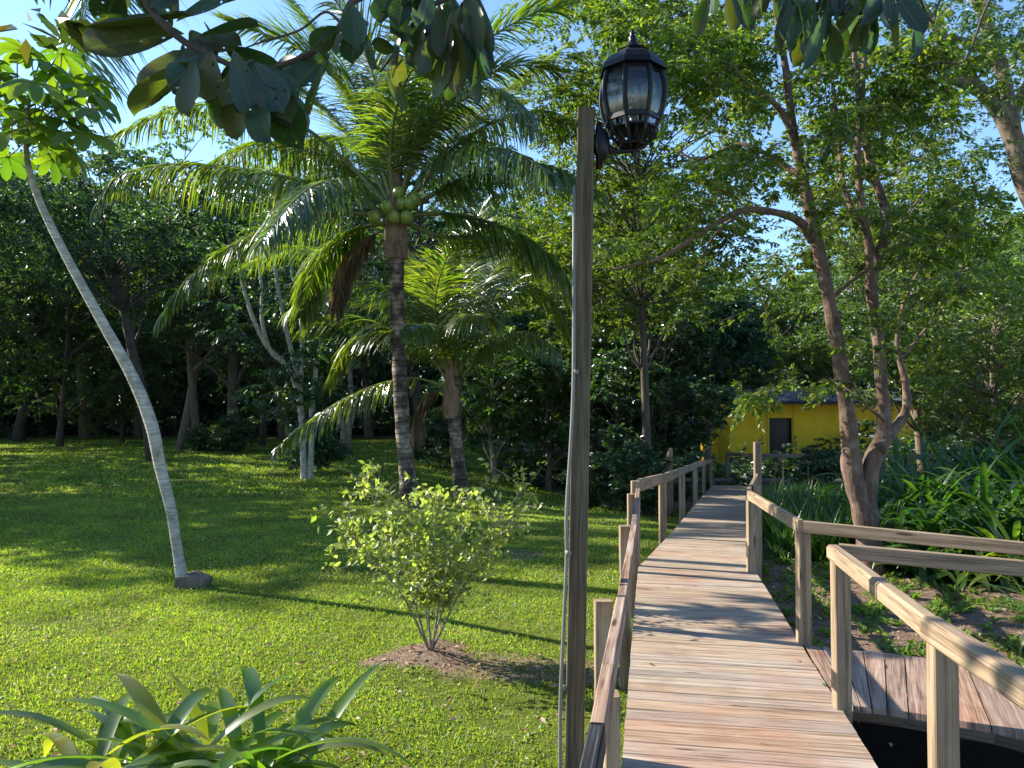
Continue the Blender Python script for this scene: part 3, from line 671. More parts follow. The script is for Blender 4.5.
# cross walk at the far end
cw = empty('cross_boardwalk', (8, 28, -1), 'shaded boardwalk crossing left to right in front of the yellow house', 'boardwalk')
mb = MB(); planks(mb, [Vector((2.5, 30.2, -.64)), Vector((9.5, 29.6, -.635)), Vector((16, 29.6, -.635))], 1.35)
mb.build('deck', M['farwood'], cw)
cp = [(2.8, 29.9), (4.6, 29.5), (6.2, 29.2)]
for x, y in cp: post(cw, x, y, .32, .1, mat='farwood')
rail(cw, [Vector((2.6, 29.95, .35)), Vector((6.4, 29.15, .35))], .05, .14, mat='farwood')
rail(cw, [Vector((2.6, 29.95, .0)), Vector((6.4, 29.15, .0))], .05, .12, mat='farwood')
cp2 = [(7.9, 28.3), (8.75, 27.3), (10.3, 27.3), (12, 27.3), (14, 27.3)]
for i, (x, y) in enumerate(cp2): post(cw, x, y, .34, .12, mat='farwood')
rail(cw, [Vector((7.85, 28.3, .38)), Vector((8.7, 27.3, .38)), Vector((15, 27.3, .36))], .05, .14, mat='farwood')
mb = MB(); mb.beam((8.6, 27.25, -.72), (15, 27.25, -.72), .05, .2); mb.build('support_beam', M['farwood'], cw)

# ------------------------------------------------------------------ lamp post with lantern
lp = empty('lamp_post', (.30, 3.82, 0), 'grey square timber lamp post with a black lantern on its arm', 'lamp post')
lp.location.z = gz(.3, 3.8)
ptop = P(586.5, 111, 4.1); pbot = P(574.3, 760, 3.83); dirp = (pbot-ptop).normalized(); pb = pbot+dirp*.75
mb = MB(); mb.rng = random.Random(21); mb.beam(pb, ptop, .089, .089, up=(.15, 1, 0)); mb.build('post', M['postwood'], lp)
mb = MB(); cpts = [P(574.5, 186, 4.04), P(574, 256, 4.0), P(573.6, 372, 3.93), P(571, 440, 3.9), P(566.5, 512, 3.86), P(566.5, 560, 3.84), P(563, 640, 3.8), P(560.5, 700, 3.78), P(560, 768, 3.76), P(560, 860, 3.74)]
mb.tube(spl(cpts, 4), .0095, 10); mb.build('conduit', M['pvc'], lp, True)
mb = MB()
for (x, y) in ((574, 372), (566.5, 553), (561.5, 688)):
    mb = MB(); c = P(x+2, y, 3.83+.1*(y < 400)); mb.tube([c-Vector((0, 0, .012)), c+Vector((0, 0, .012))], .015, 10)
    mb.build('clamp', M['pvc'], lp, True)
LC = P(633, 150, 4.08); S_ = 4.08/F                     # lantern foot; metres per pixel there
pl = P(599, 146, 4.08)
mb = MB(); mb.beam(pl+Vector((0, 0, -.115)), pl+Vector((0, 0, .115)), .03, .09, up=(0, 1, 0), bev=.01)
mb.ball(pl+Vector((.012, -.02, 0)), .045, sz=2.0); mb.build('back_plate', M['black'], lp, True)
mb = MB(); arm = spl([pl+Vector((.0, 0, .03)), pl+Vector((.05, 0, -.015)), pl+Vector((.10, 0, -.03)), LC+Vector((.02, 0, .0))], 5)
na = len(arm); mb.tube(arm, [.036*(1-.65*min(1, i/(na*.6)))+.001 for i in range(na)], 12)
mb.ball(LC+Vector((.02, 0, 0)), .02); mb.lathe([(.001, -.06), (.012, -.05), (.008, -.03), (.02, -.01), (.014, .02), (.018, .04), (.001, .04)], LC+Vector((.01, 0, -.02)), 16)
mb.build('arm', M['black'], lp, True)
lt = MB(); rot = R(22.5)
Z = lambda py: (150-py)*S_
def frame_r(py):     # radius (m) of the glass body at image row py
    t = (py-66)/(128-66); return S_*(23+10*math.sin(math.pi*min(1, max(0, .12+t*.83))))
# body frame: eight curved ribs, rings and the basket below
for k in range(8):
    an = rot+2*math.pi*k/8; u = Vector((math.cos(an), math.sin(an), 0))
    pts = [LC+u*frame_r(py)+Vector((0, 0, Z(py))) for py in (68, 76, 84, 92, 100, 108, 116, 122)]
    lt.tube(pts, .013, 6)
    lt.tube([LC+u*S_*27+Vector((0, 0, Z(121))), LC+u*S_*22+Vector((0, 0, Z(134))), LC+u*S_*13+Vector((0, 0, Z(146))), LC+u*S_*3+Vector((0, 0, Z(149)))], [.010, .010, .008, .006], 6)
    a2 = rot+2*math.pi*(k+1)/8; u2 = Vector((math.cos(a2), math.sin(a2), 0))
    lt.beam(LC+u*frame_r(70)+Vector((0, 0, Z(68))), LC+u2*frame_r(70)+Vector((0, 0, Z(68))), .012, .02)
    lt.beam(LC+u*frame_r(121)+Vector((0, 0, Z(121))), LC+u2*frame_r(121)+Vector((0, 0, Z(121))), .014, .03)
    c_ = LC+(u+u2)/2*S_*22+Vector((0, 0, Z(137)))       # scroll leaves of the basket
    lt.tube([c_+Vector((0, 0, .04)), c_+(u+u2)*.008, c_+Vector((0, 0, -.045))-(u+u2)*.03], [.004, .010, .004], 6)
lt.lathe([(.001, 0), (S_*13, .0), (S_*14, .012), (S_*7, .03), (S_*5, .06), (S_*16, .075), (S_*24, .085), (S_*24, .095), (.001, .096)], LC+Vector((0, 0, Z(146))), 8, rot)
lant = lt.build('lantern', M['black'], lp, False)
def sub(mbx, name, mat, smooth=False):
    o = mbx.build(name, mat, None, smooth, origin=tuple(lp.location)); o.location = (0, 0, 0); o.parent = lant; return o
mb = MB(); mb.lathe([(S_*33, Z(70)), (S_*34, Z(72)), (S_*32, Z(66)), (S_*26, Z(58)), (S_*17, Z(53)), (S_*16, Z(51)), (S_*17, Z(50)), (S_*9, Z(47)), (.001, Z(46))], LC, 8, rot); sub(mb, 'roof', M['black'])
mb = MB(); mb.lathe([(S_*9, Z(48)), (S_*6, Z(42)), (S_*3.5, Z(38)), (S_*4.5, Z(36)), (S_*2.2, Z(33)), (S_*3, Z(31)), (S_*.8, Z(27)), (.0005, Z(26))], LC, 16); sub(mb, 'finial', M['black'], True)
for k in range(8):
    mb = MB(); a1 = rot+2*math.pi*k/8; a2 = rot+2*math.pi*(k+1)/8
    V = []; rows = (70, 78, 86, 94, 102, 110, 119)
    for py in rows:
        for a in (a1, a2): V.append(LC+Vector((math.cos(a), math.sin(a), 0))*(frame_r(py)-.004)+Vector((0, 0, Z(py))))
    mb.add(V, [(2*i, 2*i+1, 2*i+3, 2*i+2) for i in range(len(rows)-1)]); sub(mb, 'glass_pane', M['glass'], True)
mb = MB(); mb.ball(LC+Vector((0, 0, Z(112))), .03, sz=1.3); mb.lathe([(.015, -.06), (.018, -.03), (.012, -.02)], LC+Vector((0, 0, Z(112))), 12); sub(mb, 'bulb', M['bulb'], True)

# ------------------------------------------------------------------ palms
def frond_mesh(rpts, nlf, L, droop, rng, fwd=.5, width=.038, start=.16, lift=.15, one_side=None, ragged=.15):
    rp = np.array([list(p) for p in spl(rpts, 6)]); seg = np.linalg.norm(np.diff(rp, axis=0), axis=1); acc = np.concatenate([[0], np.cumsum(seg)]); T = acc[-1]
    t = np.linspace(start, .995, nlf); t = np.concatenate([t, t]); sg = np.concatenate([np.ones(nlf), -np.ones(nlf)])
    if one_side: k = sg == one_side; t = t[k]; sg = sg[k]
    t = t+rng.normal(size=len(t))*.002
    pos = np.stack([np.interp(t*T, acc, rp[:, i]) for i in range(3)], -1)
    e = .01; d = unit(np.stack([np.interp(np.clip(t+e, 0, 1)*T, acc, rp[:, i])-np.interp(np.clip(t-e, 0, 1)*T, acc, rp[:, i]) for i in range(3)], -1))
    side = np.cross(d, np.array([0, 0, 1.0])); nrm = np.linalg.norm(side, axis=1, keepdims=True)
    side = np.where(nrm < .25, unit(side+np.array([.6, -.3, 0])), side/np.maximum(nrm, 1e-6)); upv = np.cross(side, d)
    ll = L*(.35+.65*np.sin(math.pi*np.clip((t-start)/(1-start), 0, 1)**.75*.86+.30))*rng.uniform(1-ragged, 1.05, len(t))
    d0 = unit(side*sg[:, None]*.8+d*(fwd+.5*t[:, None]**2)+upv*lift+rng.normal(size=side.shape)*.13)
    n = 5; V = []
    W = width*rng.uniform(.75, 1.15, len(t))
    dr_ = droop*rng.uniform(.7, 1.25, len(t))
    p = pos.copy(); dd_ = d0.copy(); rows = [p.copy()]
    for k in range(n-1):
        dd_ = unit(dd_+np.array([0, 0, -1.0])*dr_[:, None]*(.45 if k else .25)*np.ones((1, 3))); p = p+dd_*(ll/(n-1))[:, None]; rows.append(p.copy())
    wv = unit(np.cross(d0, np.cross(d0, d)+.001)); wv = unit(d*.9-d0*(np.sum(d*d0, 1, keepdims=True))+upv*.35*rng.normal(size=(len(t), 1)))
    ws = [.55, 1, .9, .6, .06]
    for r_, wk in zip(rows, ws): V.append(r_-wv*(W*wk/2)[:, None]); V.append(r_+wv*(W*wk/2)[:, None])
    V = np.stack(V, 1); m = len(t)
    Fq = np.array([[2*i, 2*i+1, 2*i+3, 2*i+2] for i in range(n-1)])
    Q = Fq[None]+(np.arange(m)*2*n)[:, None, None]
    return V.reshape(-1, 3), Q.reshape(-1, 4), rp
def add_frond(palm, rpts, seed, nlf=85, L=1.05, droop=.6, mat='frond', rmat='rachis', r0=.035, **kw):
    rng = np.random.default_rng(seed)
    V, Q, rp = frond_mesh(rpts, nlf, L, droop, rng, **kw)
    f = np_mesh('frond', V-np.array(palm.location), Q, None, M[mat], palm)
    mb = MB(); n = len(rp); mb.tube([Vector(x) for x in rp], [r0*(1-.88*(i/(n-1))**.7) for i in range(n)], 6)
    o = mb.build('rachis', M[rmat], None, True, origin=tuple(palm.location)); o.location = (0, 0, 0); o.parent = f
    return f
def palm_trunk(palm, pts, radii, n=6):
    mb = MB(); p = spl(pts, n); r = spl1(radii, n); r = [x*(1+.05*math.sin(i*2.3)) for i, x in enumerate(r)]
    mb.tube(p, r, 14); return mb.build('trunk', M['palmbark'], palm, True)
def crownshaft(palm, c, seed, r=.22, n=14, h=.7):
    n = n//2; h = h*.6
    rd = random.Random(seed); mb = MB(); mb.rng = rd
    mb.ball(c-Vector((0, 0, .1)), r*.8, sz=1.5)
    mb.tube([c-Vector((0, 0, .5)), c-Vector((0, 0, .2)), c+Vector((0, 0, .3)), c+Vector((0, 0, 1.1)), c+Vector((0, 0, 2.0))], [r*.72, r*.95, r*.8, r*.45, r*.12], 12)
    for i in range(n):
        a = rd.uniform(0, 6.28); u = Vector((math.cos(a), math.sin(a), 0)); L = rd.uniform(.6, 1.1)*h
        pts = [c+u*r*.55+Vector((0, 0, .0)), c+u*r*.95-Vector((0, 0, .3*L)), c+u*r*(1.3+rd.random())-Vector((0, 0, L))]
        s_ = u.cross(Vector((0, 0, 1))); mb.strip(spl(pts, 3), [.10, .12, .12, .10, .08, .05, .02], s_, .15)
    return mb.build('leaf_sheath', M['fibre'], palm, False)

Yp = 16.7; pc = P(396, 224, Yp)
cpalm = empty('coconut_palm', (P(410, 505, Yp).x, Yp, 0), 'tall coconut palm with green coconuts under its crown, nearest of the palms', 'palm tree', 'coconut palms on the lawn')
palm_trunk(cpalm, [P(411, 512, Yp), P(407, 470, Yp), P(403, 430, Yp), P(399, 360, Yp), P(397, 300, Yp), P(396, 262, Yp), P(396, 232, Yp)], [.24, .18, .165, .155, .155, .18, .15])
crownshaft(cpalm, P(396, 236, Yp), 4, .30, 20, 1.0)
def rp_(pts, Y0, dY): n = len(pts); return [P(x, y, Y0+dY*(i/(n-1))**1.3) for i, (x, y) in enumerate(pts)]
FR1 = [
 ([(390, 218), (345, 192), (290, 178), (220, 166), (160, 165), (120, 176), (98, 202)], -1.2, 1.15, 1.5, 'frond'),
 ([(388, 215), (330, 214), (270, 228), (215, 256), (182, 288), (160, 320)], -.8, 1.05, 1.2, 'frond'),
 ([(388, 206), (350, 165), (300, 125), (240, 106), (180, 108), (118, 134)], 1.2, 1.1, 1.4, 'frond'),
 ([(392, 202), (372, 140), (342, 88), (300, 48), (232, 24)], .4, 1.3, .25, 'frond'),
 ([(390, 204), (360, 150), (320, 105), (280, 75), (225, 62)], 2.0, 1.2, .35, 'frond'),
 ([(396, 198), (399, 140), (406, 80), (416, 20), (424, -50)], .8, 1.2, .3, 'frond'),
 ([(393, 198), (385, 130), (368, 60), (335, 0), (290, -55)], -1.0, 1.3, .3, 'frond'),
 ([(400, 202), (425, 140), (465, 90), (515, 66), (562, 72)], .5, 1.15, .5, 'frond'),
 ([(400, 202), (428, 120), (470, 55), (530, 15), (590, 0)], -.6, 1.2, .4, 'frond'),
 ([(402, 206), (440, 160), (490, 124), (540, 112), (588, 132)], 1.5, 1.1, 1.3, 'frond'),
 ([(405, 212), (450, 185), (500, 166), (550, 166), (600, 192)], -1.2, 1.1, 1.5, 'frond'),
 ([(405, 216), (450, 214), (505, 228), (548, 254), (580, 300)], -.4, 1.0, 1.3, 'frond'),
 ([(402, 220), (440, 236), (490, 238), (545, 262), (590, 318)], 1.0, .95, 1.0, 'frond'),
 ([(404, 208), (436, 168), (470, 150), (510, 150), (548, 172)], -3.2, 1.1, 1.4, 'frond'),
 ([(398, 205), (402, 165), (420, 130), (450, 110), (480, 120)], 3.6, 1.1, .8, 'frond'),
 ([(392, 206), (376, 165), (350, 140), (318, 140), (285, 165)], 3.6, 1.1, 1.1, 'frond'),
 ([(391, 212), (365, 190), (335, 180), (300, 195), (262, 240)], -3.4, 1.1, 1.3, 'frond'),
 ([(396, 206), (390, 160), (396, 110), (412, 70), (440, 50)], -2.8, 1.15, .8, 'frond'),
 ([(397, 200), (410, 120), (440, 50), (490, -20)], 1.5, 1.2, .3, 'frond'),
 ([(394, 200), (380, 150), (340, 60), (280, -10)], 1.8, 1.2, .3, 'frond'),
 ([(404, 206), (445, 150), (500, 95), (560, 50)], 2.8, 1.2, .6, 'frond'),
 ([(400, 204), (415, 150), (450, 100), (500, 90), (535, 130)], -2.2, 1.1, 1.0, 'frond'),
 ([(390, 208), (360, 175), (310, 150), (250, 145), (200, 172)], 2.6, 1.1, 1.3, 'frond'),
 ([(392, 226), (366, 240), (346, 266), (336, 312)], .6, .7, 1.6, 'frondold'),
 ([(388, 222), (352, 232), (318, 262), (300, 318)], 1.6, .95, 1.3, 'frond'),
]
for i, (pts, dY, L, dp, m_) in enumerate(FR1):
    f = add_frond(cpalm, rp_(pts, Yp, dY), 50+i, 185, L*1.15, dp, m_, r0=.065 if m_ == 'frond' else .03)
    if m_ == 'frondold': f['label'] = 'dry brown hanging frond'
rd = random.Random(2)
for (x, y) in ((387, 204), (402, 201), (410, 200), (394, 214), (406, 214), (374, 214), (415, 196), (399, 190)):
    mb = MB(); c = P(x, y+3, Yp-.38-rd.random()*.15); mb.ball((0, 0, 0), .135, sz=1.12)
    o = mb.build('coconut', M['coco'], cpalm, True, origin=(0, 0, 0)); o.location = c-cpalm.location; o.rotation_euler = (rd.uniform(-.4, .4), rd.uniform(-.4, .4), 0)

Y2 = 19.0
p2 = empty('coconut_palm', (P(461, 497, Y2).x, Y2, 0), 'shorter coconut palm right of the tall one, trunk leaning slightly left', 'palm tree', 'coconut palms on the lawn')
palm_trunk(p2, [P(463, 500, Y2), P(459, 470, Y2), P(456, 440, Y2), P(454, 405, Y2), P(455, 375, Y2)], [.23, .18, .165, .18, .18])
crownshaft(p2, P(452, 398, Y2), 9, .26, 16, .8)
FR2 = [
 ([(450, 388), (410, 378), (360, 391), (310, 420), (274, 450)], -1.5, .9, 1.7, 'frond'),
 ([(450, 374), (420, 322), (372, 286), (322, 284), (288, 312)], -.6, 1.1, .9, 'frond'),
 ([(447, 372), (408, 312), (352, 264), (296, 250), (252, 264)], 1.0, 1.2, .5, 'frond'),
 ([(452, 372), (440, 318), (420, 268), (388, 232)], 1.5, 1.2, .35, 'frond'),
 ([(455, 370), (456, 310), (464, 258), (480, 212)], .8, 1.2, .35, 'frond'),
 ([(458, 372), (480, 322), (515, 288), (548, 298), (568, 334)], .4, 1.1, 1.0, 'frond'),
 ([(460, 380), (490, 344), (525, 332), (556, 352)], -1.4, .9, 1.4, 'frond'),
 ([(448, 380), (425, 352), (390, 332), (352, 342), (330, 380)], .8, .95, 1.1, 'frond'),
 ([(456, 372), (470, 310), (500, 262), (540, 238)], 2.2, 1.1, .5, 'frond'),
 ([(450, 374), (432, 330), (400, 300), (360, 300)], 2.8, 1.1, .6, 'frond'),
 ([(452, 372), (435, 315), (445, 262), (470, 235)], -1.5, 1.2, .6, 'frond'),
 ([(450, 374), (410, 340), (350, 315), (305, 330)], 2.2, 1.1, .9, 'frond'),
 ([(458, 374), (495, 310), (530, 270), (575, 262)], 1.2, 1.1, .7, 'frond'),
 ([(455, 375), (458, 335), (470, 315), (490, 318)], -2.6, 1.0, 1.1, 'frond'),
 ([(450, 377), (440, 345), (424, 325), (400, 330)], -2.4, 1.0, 1.0, 'frond'),
 ([(450, 394), (432, 392), (420, 410), (416, 440)], .2, .6, 1.8, 'frondold'),
]
for i, (pts, dY, L, dp, m_) in enumerate(FR2):
    add_frond(p2, rp_(pts, Y2, dY), 90+i, 130, L*1.15, dp, m_, r0=.04 if m_ == 'frond' else .025)

# tall palm just outside the left edge; one frond hangs into the corner of the view
p3 = empty('coconut_palm', (-9.9, 13.5, 0), 'coconut palm beyond the left edge whose hanging frond tip enters the upper left corner', 'palm tree', 'coconut palms on the lawn')
palm_trunk(p3, [Vector((-9.9, 13.5, -.1)), Vector((-10, 13.5, 2.5)), Vector((-10.3, 13.4, 7)), Vector((-10.4, 13.3, 12.2))], [.2, .15, .13, .13])
c3 = Vector((-10.4, 13.3, 12.2)); crownshaft(p3, c3, 3, .28, 12, .8)
add_frond(p3, [c3, P(-20, -200, 12.9), P(40, -170, 12.5), P(84, -90, 12.2), P(86, 10, 12.0), P(78, 96, 11.9)], 7, 150, 2.3, .35, start=.3, fwd=.2)
rd = random.Random(44)
for i in range(12):
    a = i*2*math.pi/12+.3; u = Vector((math.cos(a), math.sin(a), 0))
    if u.x > .5: u = u*.6
    el = rd.uniform(.1, 1.0); pts = [c3+u*s*3.4*(1-.25*el)+Vector((0, 0, (1.1*el+.4)*math.sin(s*2.2)-1.5*s*s*(1.2-el))) for s in (0, .25, .5, .75, 1)]
    add_frond(p3, pts, 200+i, 50, .9, .9, width=.045)

# ------------------------------------------------------------------ leaning pale tree with lobed leaves (left)
YT = 9.3
lt_ = empty('lobed_leaf_tree', tuple(P(188, 583, YT)), 'slender white trunk bowing to the left with a crown of large lobed leaves', 'tree')
mb = MB(); tp = [P(183, 584, YT), P(176.5, 545, YT), P(171, 510, YT), P(160, 466, YT), P(151.5, 425, YT), P(133, 378, YT), P(100, 318, YT), P(65, 254, YT), P(38, 197, YT), P(26, 150, YT), P(30, 92, YT)]
mb.tube(spl(tp, 5), spl1([.075, .060, .064, .068, .074, .068, .058, .05, .042, .032, .018], 5), 12); mb.build('trunk', M['barkwhite'], lt_, True)
def lobed(mb_, c, d, up, size, rd, lobes=8):
    d = Vector(d).normalized(); up = Vector(up); s_ = d.cross(up).normalized(); up = s_.cross(d).normalized()
    for k in range(lobes):
        a = (k/(lobes-1)-.5)*math.pi*1.55+rd.uniform(-.08, .08); e = d*math.cos(a)+s_*math.sin(a)
        L = size*(.62+.38*math.cos(a*.6))*rd.uniform(.85, 1.1)
        pts = [c+e*L*t+up*(.02*math.sin(t*3)-.32*L*t*t) for t in (0, .2, .45, .7, .9, 1)]
        mb_.strip(pts, [L*.05, L*.16, L*.33, L*.42, L*.30, L*.04], e.cross(up), .10)
mb = MB(); stalk = MB(); rd = random.Random(31)
tips = [(40, 70), (78, 92), (12, 88), (92, 118), (60, 128), (28, 140), (70, 160), (5, 120), (48, 105), (20, 58), (62, 62), (96, 88), (40, 152), (-20, 100), (-10, 70), (52, 168), (84, 142), (8, 165), (-25, 140), (-30, 60), (50, 82), (30, 62), (66, 110), (18, 104), (86, 100), (46, 136), (74, 128), (24, 120), (56, 150), (0, 84), (36, 92), (98, 104), (10, 140)]
for (x, y) in tips:
    c0 = P(30+rd.uniform(-2, 2), rd.uniform(95, 150), YT); c = P(x, y-8, YT+rd.uniform(-.7, .7))
    stalk.tube(curve(c0, c, .12, 5, rd), .008, 5)
    dd = (c-c0); dd.z *= .2; dd = dd.normalized()+Vector((rd.uniform(-.4, .4), rd.uniform(-.6, .3), -.55))
    lobed(mb, c, dd, Vector((rd.uniform(-.3, .3), rd.uniform(-.3, .3), 1)), .38*rd.uniform(.8, 1.15), rd)
mb.build('crown', M['lf_lobed'], lt_, True); stalk.build('leaf_stalk', M['rachis'], lt_, True)
# old stump piece leaning at its foot
mb = MB(); c = P(190, 586, 9.25)
st = empty('wood_chunk', tuple(c), 'dark weathered block of wood lying against the foot of the leaning white trunk', 'wood block')
rd = random.Random(3)
V = []; 
for i, (hx, hz, y0) in enumerate(((-.16, -.02, -.02), (.17, -.05, -.02), (.20, .10, -.02), (.02, .145, -.02), (-.15, .12, -.02))):
    V.append(c+Vector((hx, -.09, hz)))
for i in range(5): V.append(V[i]+Vector((.03+rd.uniform(-.02, .02), .24, rd.uniform(-.03, .03))))
mb.add(V, [(0, 1, 2, 2), (5, 7, 6, 6)]+[(i, 5+i, 5+(i+1) % 5, (i+1) % 5) for i in range(5)]+[(0, 2, 3, 4), (5, 9, 8, 7)])
q = np.concatenate(mb.q); Vv = np.concatenate(mb.v)-np.array(c); qq, tt = split_tris(q)
o = np_mesh('block', Vv, qq, tt, M['bark'], st); bm_ = o.modifiers.new('b', 'BEVEL'); bm_.width = .02; bm_.segments = 2

# ------------------------------------------------------------------ young shrub on its mulch ring
YS = 6.72
sh = empty('young_shrub', (P(431, 652, YS).x, YS, .05), 'young light green shrub with spreading thin stems in a ring of mulch', 'shrub')
rng = np.random.default_rng(77); rd = random.Random(5)
mb = MB(); b0 = Vector((sh.location.x, YS, .02)); ends = []
main = [((432, 650), (424, 600), (418, 560), (405, 510)), ((430, 652), (445, 605), (470, 570), (500, 520)), ((432, 650), (440, 600), (452, 560), (470, 500)),
        ((429, 650), (405, 600), (375, 560), (345, 530)), ((431, 650), (428, 600), (432, 550), (440, 500)), ((428, 648), (410, 590), (385, 530), (365, 478)),
        ((433, 648), (462, 590), (500, 540), (522, 492)), ((433, 648), (460, 620), (490, 585), (505, 560))]
for m_ in [main[i] for i in (0, 1, 2, 3, 4, 5, 6)]:
    dy = rd.uniform(-.55, .55); pts = spl([P(x, y, YS+dy*(i/3)) for i, (x, y) in enumerate(m_)], 6)
    n = len(pts); mb.tube(pts, [.011*(1-.75*i/n) for i in range(n)], 6)
    for i in range(5, n, 1):
        for _ in range(3):
            e = pts[i]+Vector((rd.uniform(-1, 1), rd.uniform(-1, 1), rd.uniform(-.3, 1)))*rd.uniform(.12, .38)
            cc = curve(pts[i], e, .1, 4, rd); mb.tube(cc, [.004, .003, .003, .002], 4, cap=False); ends += cc[1:]+[cc[-1]]
    ends += pts[6:]
mb.build('stem', M['barkpale'], sh, True)
E = np.array([list(e) for e in ends]); E = E[E[:, 2] > .45]; E = E[rng.random(len(E)) < .6]; k = 5
pos = np.repeat(E, k, 0)+rng.normal(size=(len(E)*k, 3))*.028; D = rng.normal(size=pos.shape)+np.array([0, 0, .1]); Nn = np.array([0, 0, 1.])+rng.normal(size=pos.shape)*.6
s_ = rng.uniform(.5, 1.25, len(pos)); V, Q = leaves(pos, D, Nn, .065*s_, .042*s_, LEAF4)
np_mesh('crown', V-np.array(sh.location), Q, None, M['lf_shrub'], sh)

# ------------------------------------------------------------------ strap-leaved plants
def strap_plant(name, loc, label, n, L, W, mat, seed, group=None, spread=1.0, elev=(.35, 1.35), aims=None, heads=1, dk=1.0):
    e = empty(name, loc, label, 'plant', group); rd = random.Random(seed); mb = MB(); mb.rng = rd; c0 = Vector((0, 0, 0))
    for i in range(n):
        hd = Vector((rd.uniform(-1, 1), rd.uniform(-1, 1), 0))*.13*spread*(heads-1)
        hh = rd.random()*(heads > 1)*L*.45
        a = i*2.39996+rd.uniform(-.3, .3); el = rd.uniform(*elev); l = L*rd.uniform(.65, 1.1)
        u = Vector((math.cos(a), math.sin(a), 0)); p = c0+hd+Vector((0, 0, hh))+u*.03; pts = [p.copy()]; d = (u*math.cos(el)+Vector((0, 0, math.sin(el)))).normalized()
        dp = dk*rd.uniform(.08, .26)*(1.5-el*.6)
        for k in range(9): p = p+d*l/9; pts.append(p.copy()); d = (d+Vector((0, 0, -1))*dp*(.3+k*.13)).normalized()
        w_ = W*rd.uniform(.8, 1.15); prof = [.35, .55, .8, .95, 1, 1, .92, .75, .45, .03]
        mb.strip(pts, [w_*x for x in prof], u.cross(Vector((0, 0, 1)))+Vector((0, 0, rd.uniform(-.35, .35))), .16)
    o = mb.build('leaves', M[mat], e, True, origin=(0, 0, 0)); o.location = (0, 0, 0); return e
fp = strap_plant('strap_leaf_plant', (-1.9, 3.95, 0), 'low clump of broad glossy strap leaves at the lower left corner of the lawn', 64, .82, .085, 'lf_strap', 12, spread=1.8, heads=2, elev=(.1, .85))
fp2 = strap_plant('strap_leaf_plant', (-1.42, 3.98, 0), 'strap-leaved clump with leaves reaching right, beside the lower left clump', 54, .86, .08, 'lf_strap', 18, spread=1.6, heads=2, elev=(.1, .9))
grp = 'tall strap-leaved plants massed beyond the right rail'
sp = [((895, 452), 11.3, 1.5), ((935, 450), 11.8, 1.8), ((975, 445), 11.2, 1.75), ((1015, 440), 10.6, 1.9), ((1060, 450), 10.4, 1.9), ((905, 480), 10.6, 1.2), ((950, 490), 10.3, 1.3), ((1000, 485), 9.9, 1.4), ((1050, 480), 9.6, 1.5), ((920, 420), 13.2, 2.2), ((980, 400), 13.2, 2.5), ((1040, 400), 12.6, 2.5), ((925, 525), 9.9, .95), ((970, 530), 9.6, .95)]
labs = ['tall dark strap-leaved plant right beside the forked reddish trunk', 'dark strap-leaved plant second from the forked trunk', 'dark strap-leaved plant in the middle of the massed clumps', 'dark strap-leaved plant near the right edge of the view', 'dark strap-leaved plant cut by the right edge of the view',
        'low dark strap-leaved plant at the foot of the forked trunk', 'low dark strap-leaved plant behind the upper right rail', 'low strap-leaved plant in front of the mass near the right edge', 'strap-leaved plant low at the extreme right edge', 'tallest rear strap-leaved plant nearest the house',
        'rear strap-leaved plant whose leaves top the mass', 'rear strap-leaved plant at the right edge', 'small strap-leaved plant drooping towards the forked trunk base', 'small strap-leaved plant drooping over the bare soil']
for i, (((px, py), Y, h), lb) in enumerate(zip(sp, labs)):
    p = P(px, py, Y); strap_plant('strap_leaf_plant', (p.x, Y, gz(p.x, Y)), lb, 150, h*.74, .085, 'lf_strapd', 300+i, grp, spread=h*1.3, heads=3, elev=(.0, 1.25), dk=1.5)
p = P(1045, 560, 8.6); strap_plant('strap_leaf_plant', (p.x, 8.6, gz(p.x, 8.6)), 'bright sunlit strap-leaved plant reaching in from the right above the rail', 46, 1.15, .075, 'lf_strap', 401, grp, spread=1.5, heads=3, elev=(.2, 1.2))
p = P(1062, 600, 6.6); strap_plant('strap_leaf_plant', (p.x, 6.6, gz(p.x, 6.6)), 'narrow-leaved plant drooping in at the right edge over the bare soil', 34, .75, .045, 'lf_strap', 402, grp, spread=1.0, heads=2, elev=(.2, 1.2))

# bed of long grassy leaves right of the walk
def lily_bed():
    rng = np.random.default_rng(15); PV = []; PQ = []; n0 = 0
    n = 520; y = 10.6+rng.random(n)*12; x = np.array([deck_left(v)+1.65 for v in y])+rng.random(n)*(1.8+.22*(y-10))
    z = ground_z(x, y); k = 26; m = n*k
    b = np.repeat(np.stack([x, y, z], -1), k, 0)+rng.normal(size=(m, 3))*np.array([.08, .08, 0]); a = rng.uniform(0, 6.28, m); el = rng.uniform(.7, 1.45, m); L = rng.uniform(.45, 1.0, m)
    u = np.stack([np.cos(a), np.sin(a), 0*a], -1); d = u*np.cos(el)[:, None]+np.array([0, 0, 1.])*np.sin(el)[:, None]; s = np.cross(u, [0, 0, 1.]); p = b.copy(); rows = []; ns = 5
    for j, wk in zip(range(ns), (.7, 1, .9, .6, .05)):
        w_ = .026*wk/2; rows += [p-s*w_, p+s*w_]; p = p+d*(L/4)[:, None]; d = unit(d+np.array([0, 0, -1.])*.32*(.4+j*.35))
    V = np.stack(rows, 1).reshape(-1, 3); Fq = np.array([[2*i, 2*i+1, 2*i+3, 2*i+2] for i in range(ns-1)])
    Q = (Fq[None]+(np.arange(m)*2*ns)[:, None, None]).reshape(-1, 4)
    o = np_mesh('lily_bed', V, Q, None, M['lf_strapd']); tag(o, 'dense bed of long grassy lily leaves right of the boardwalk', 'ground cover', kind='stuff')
lily_bed()
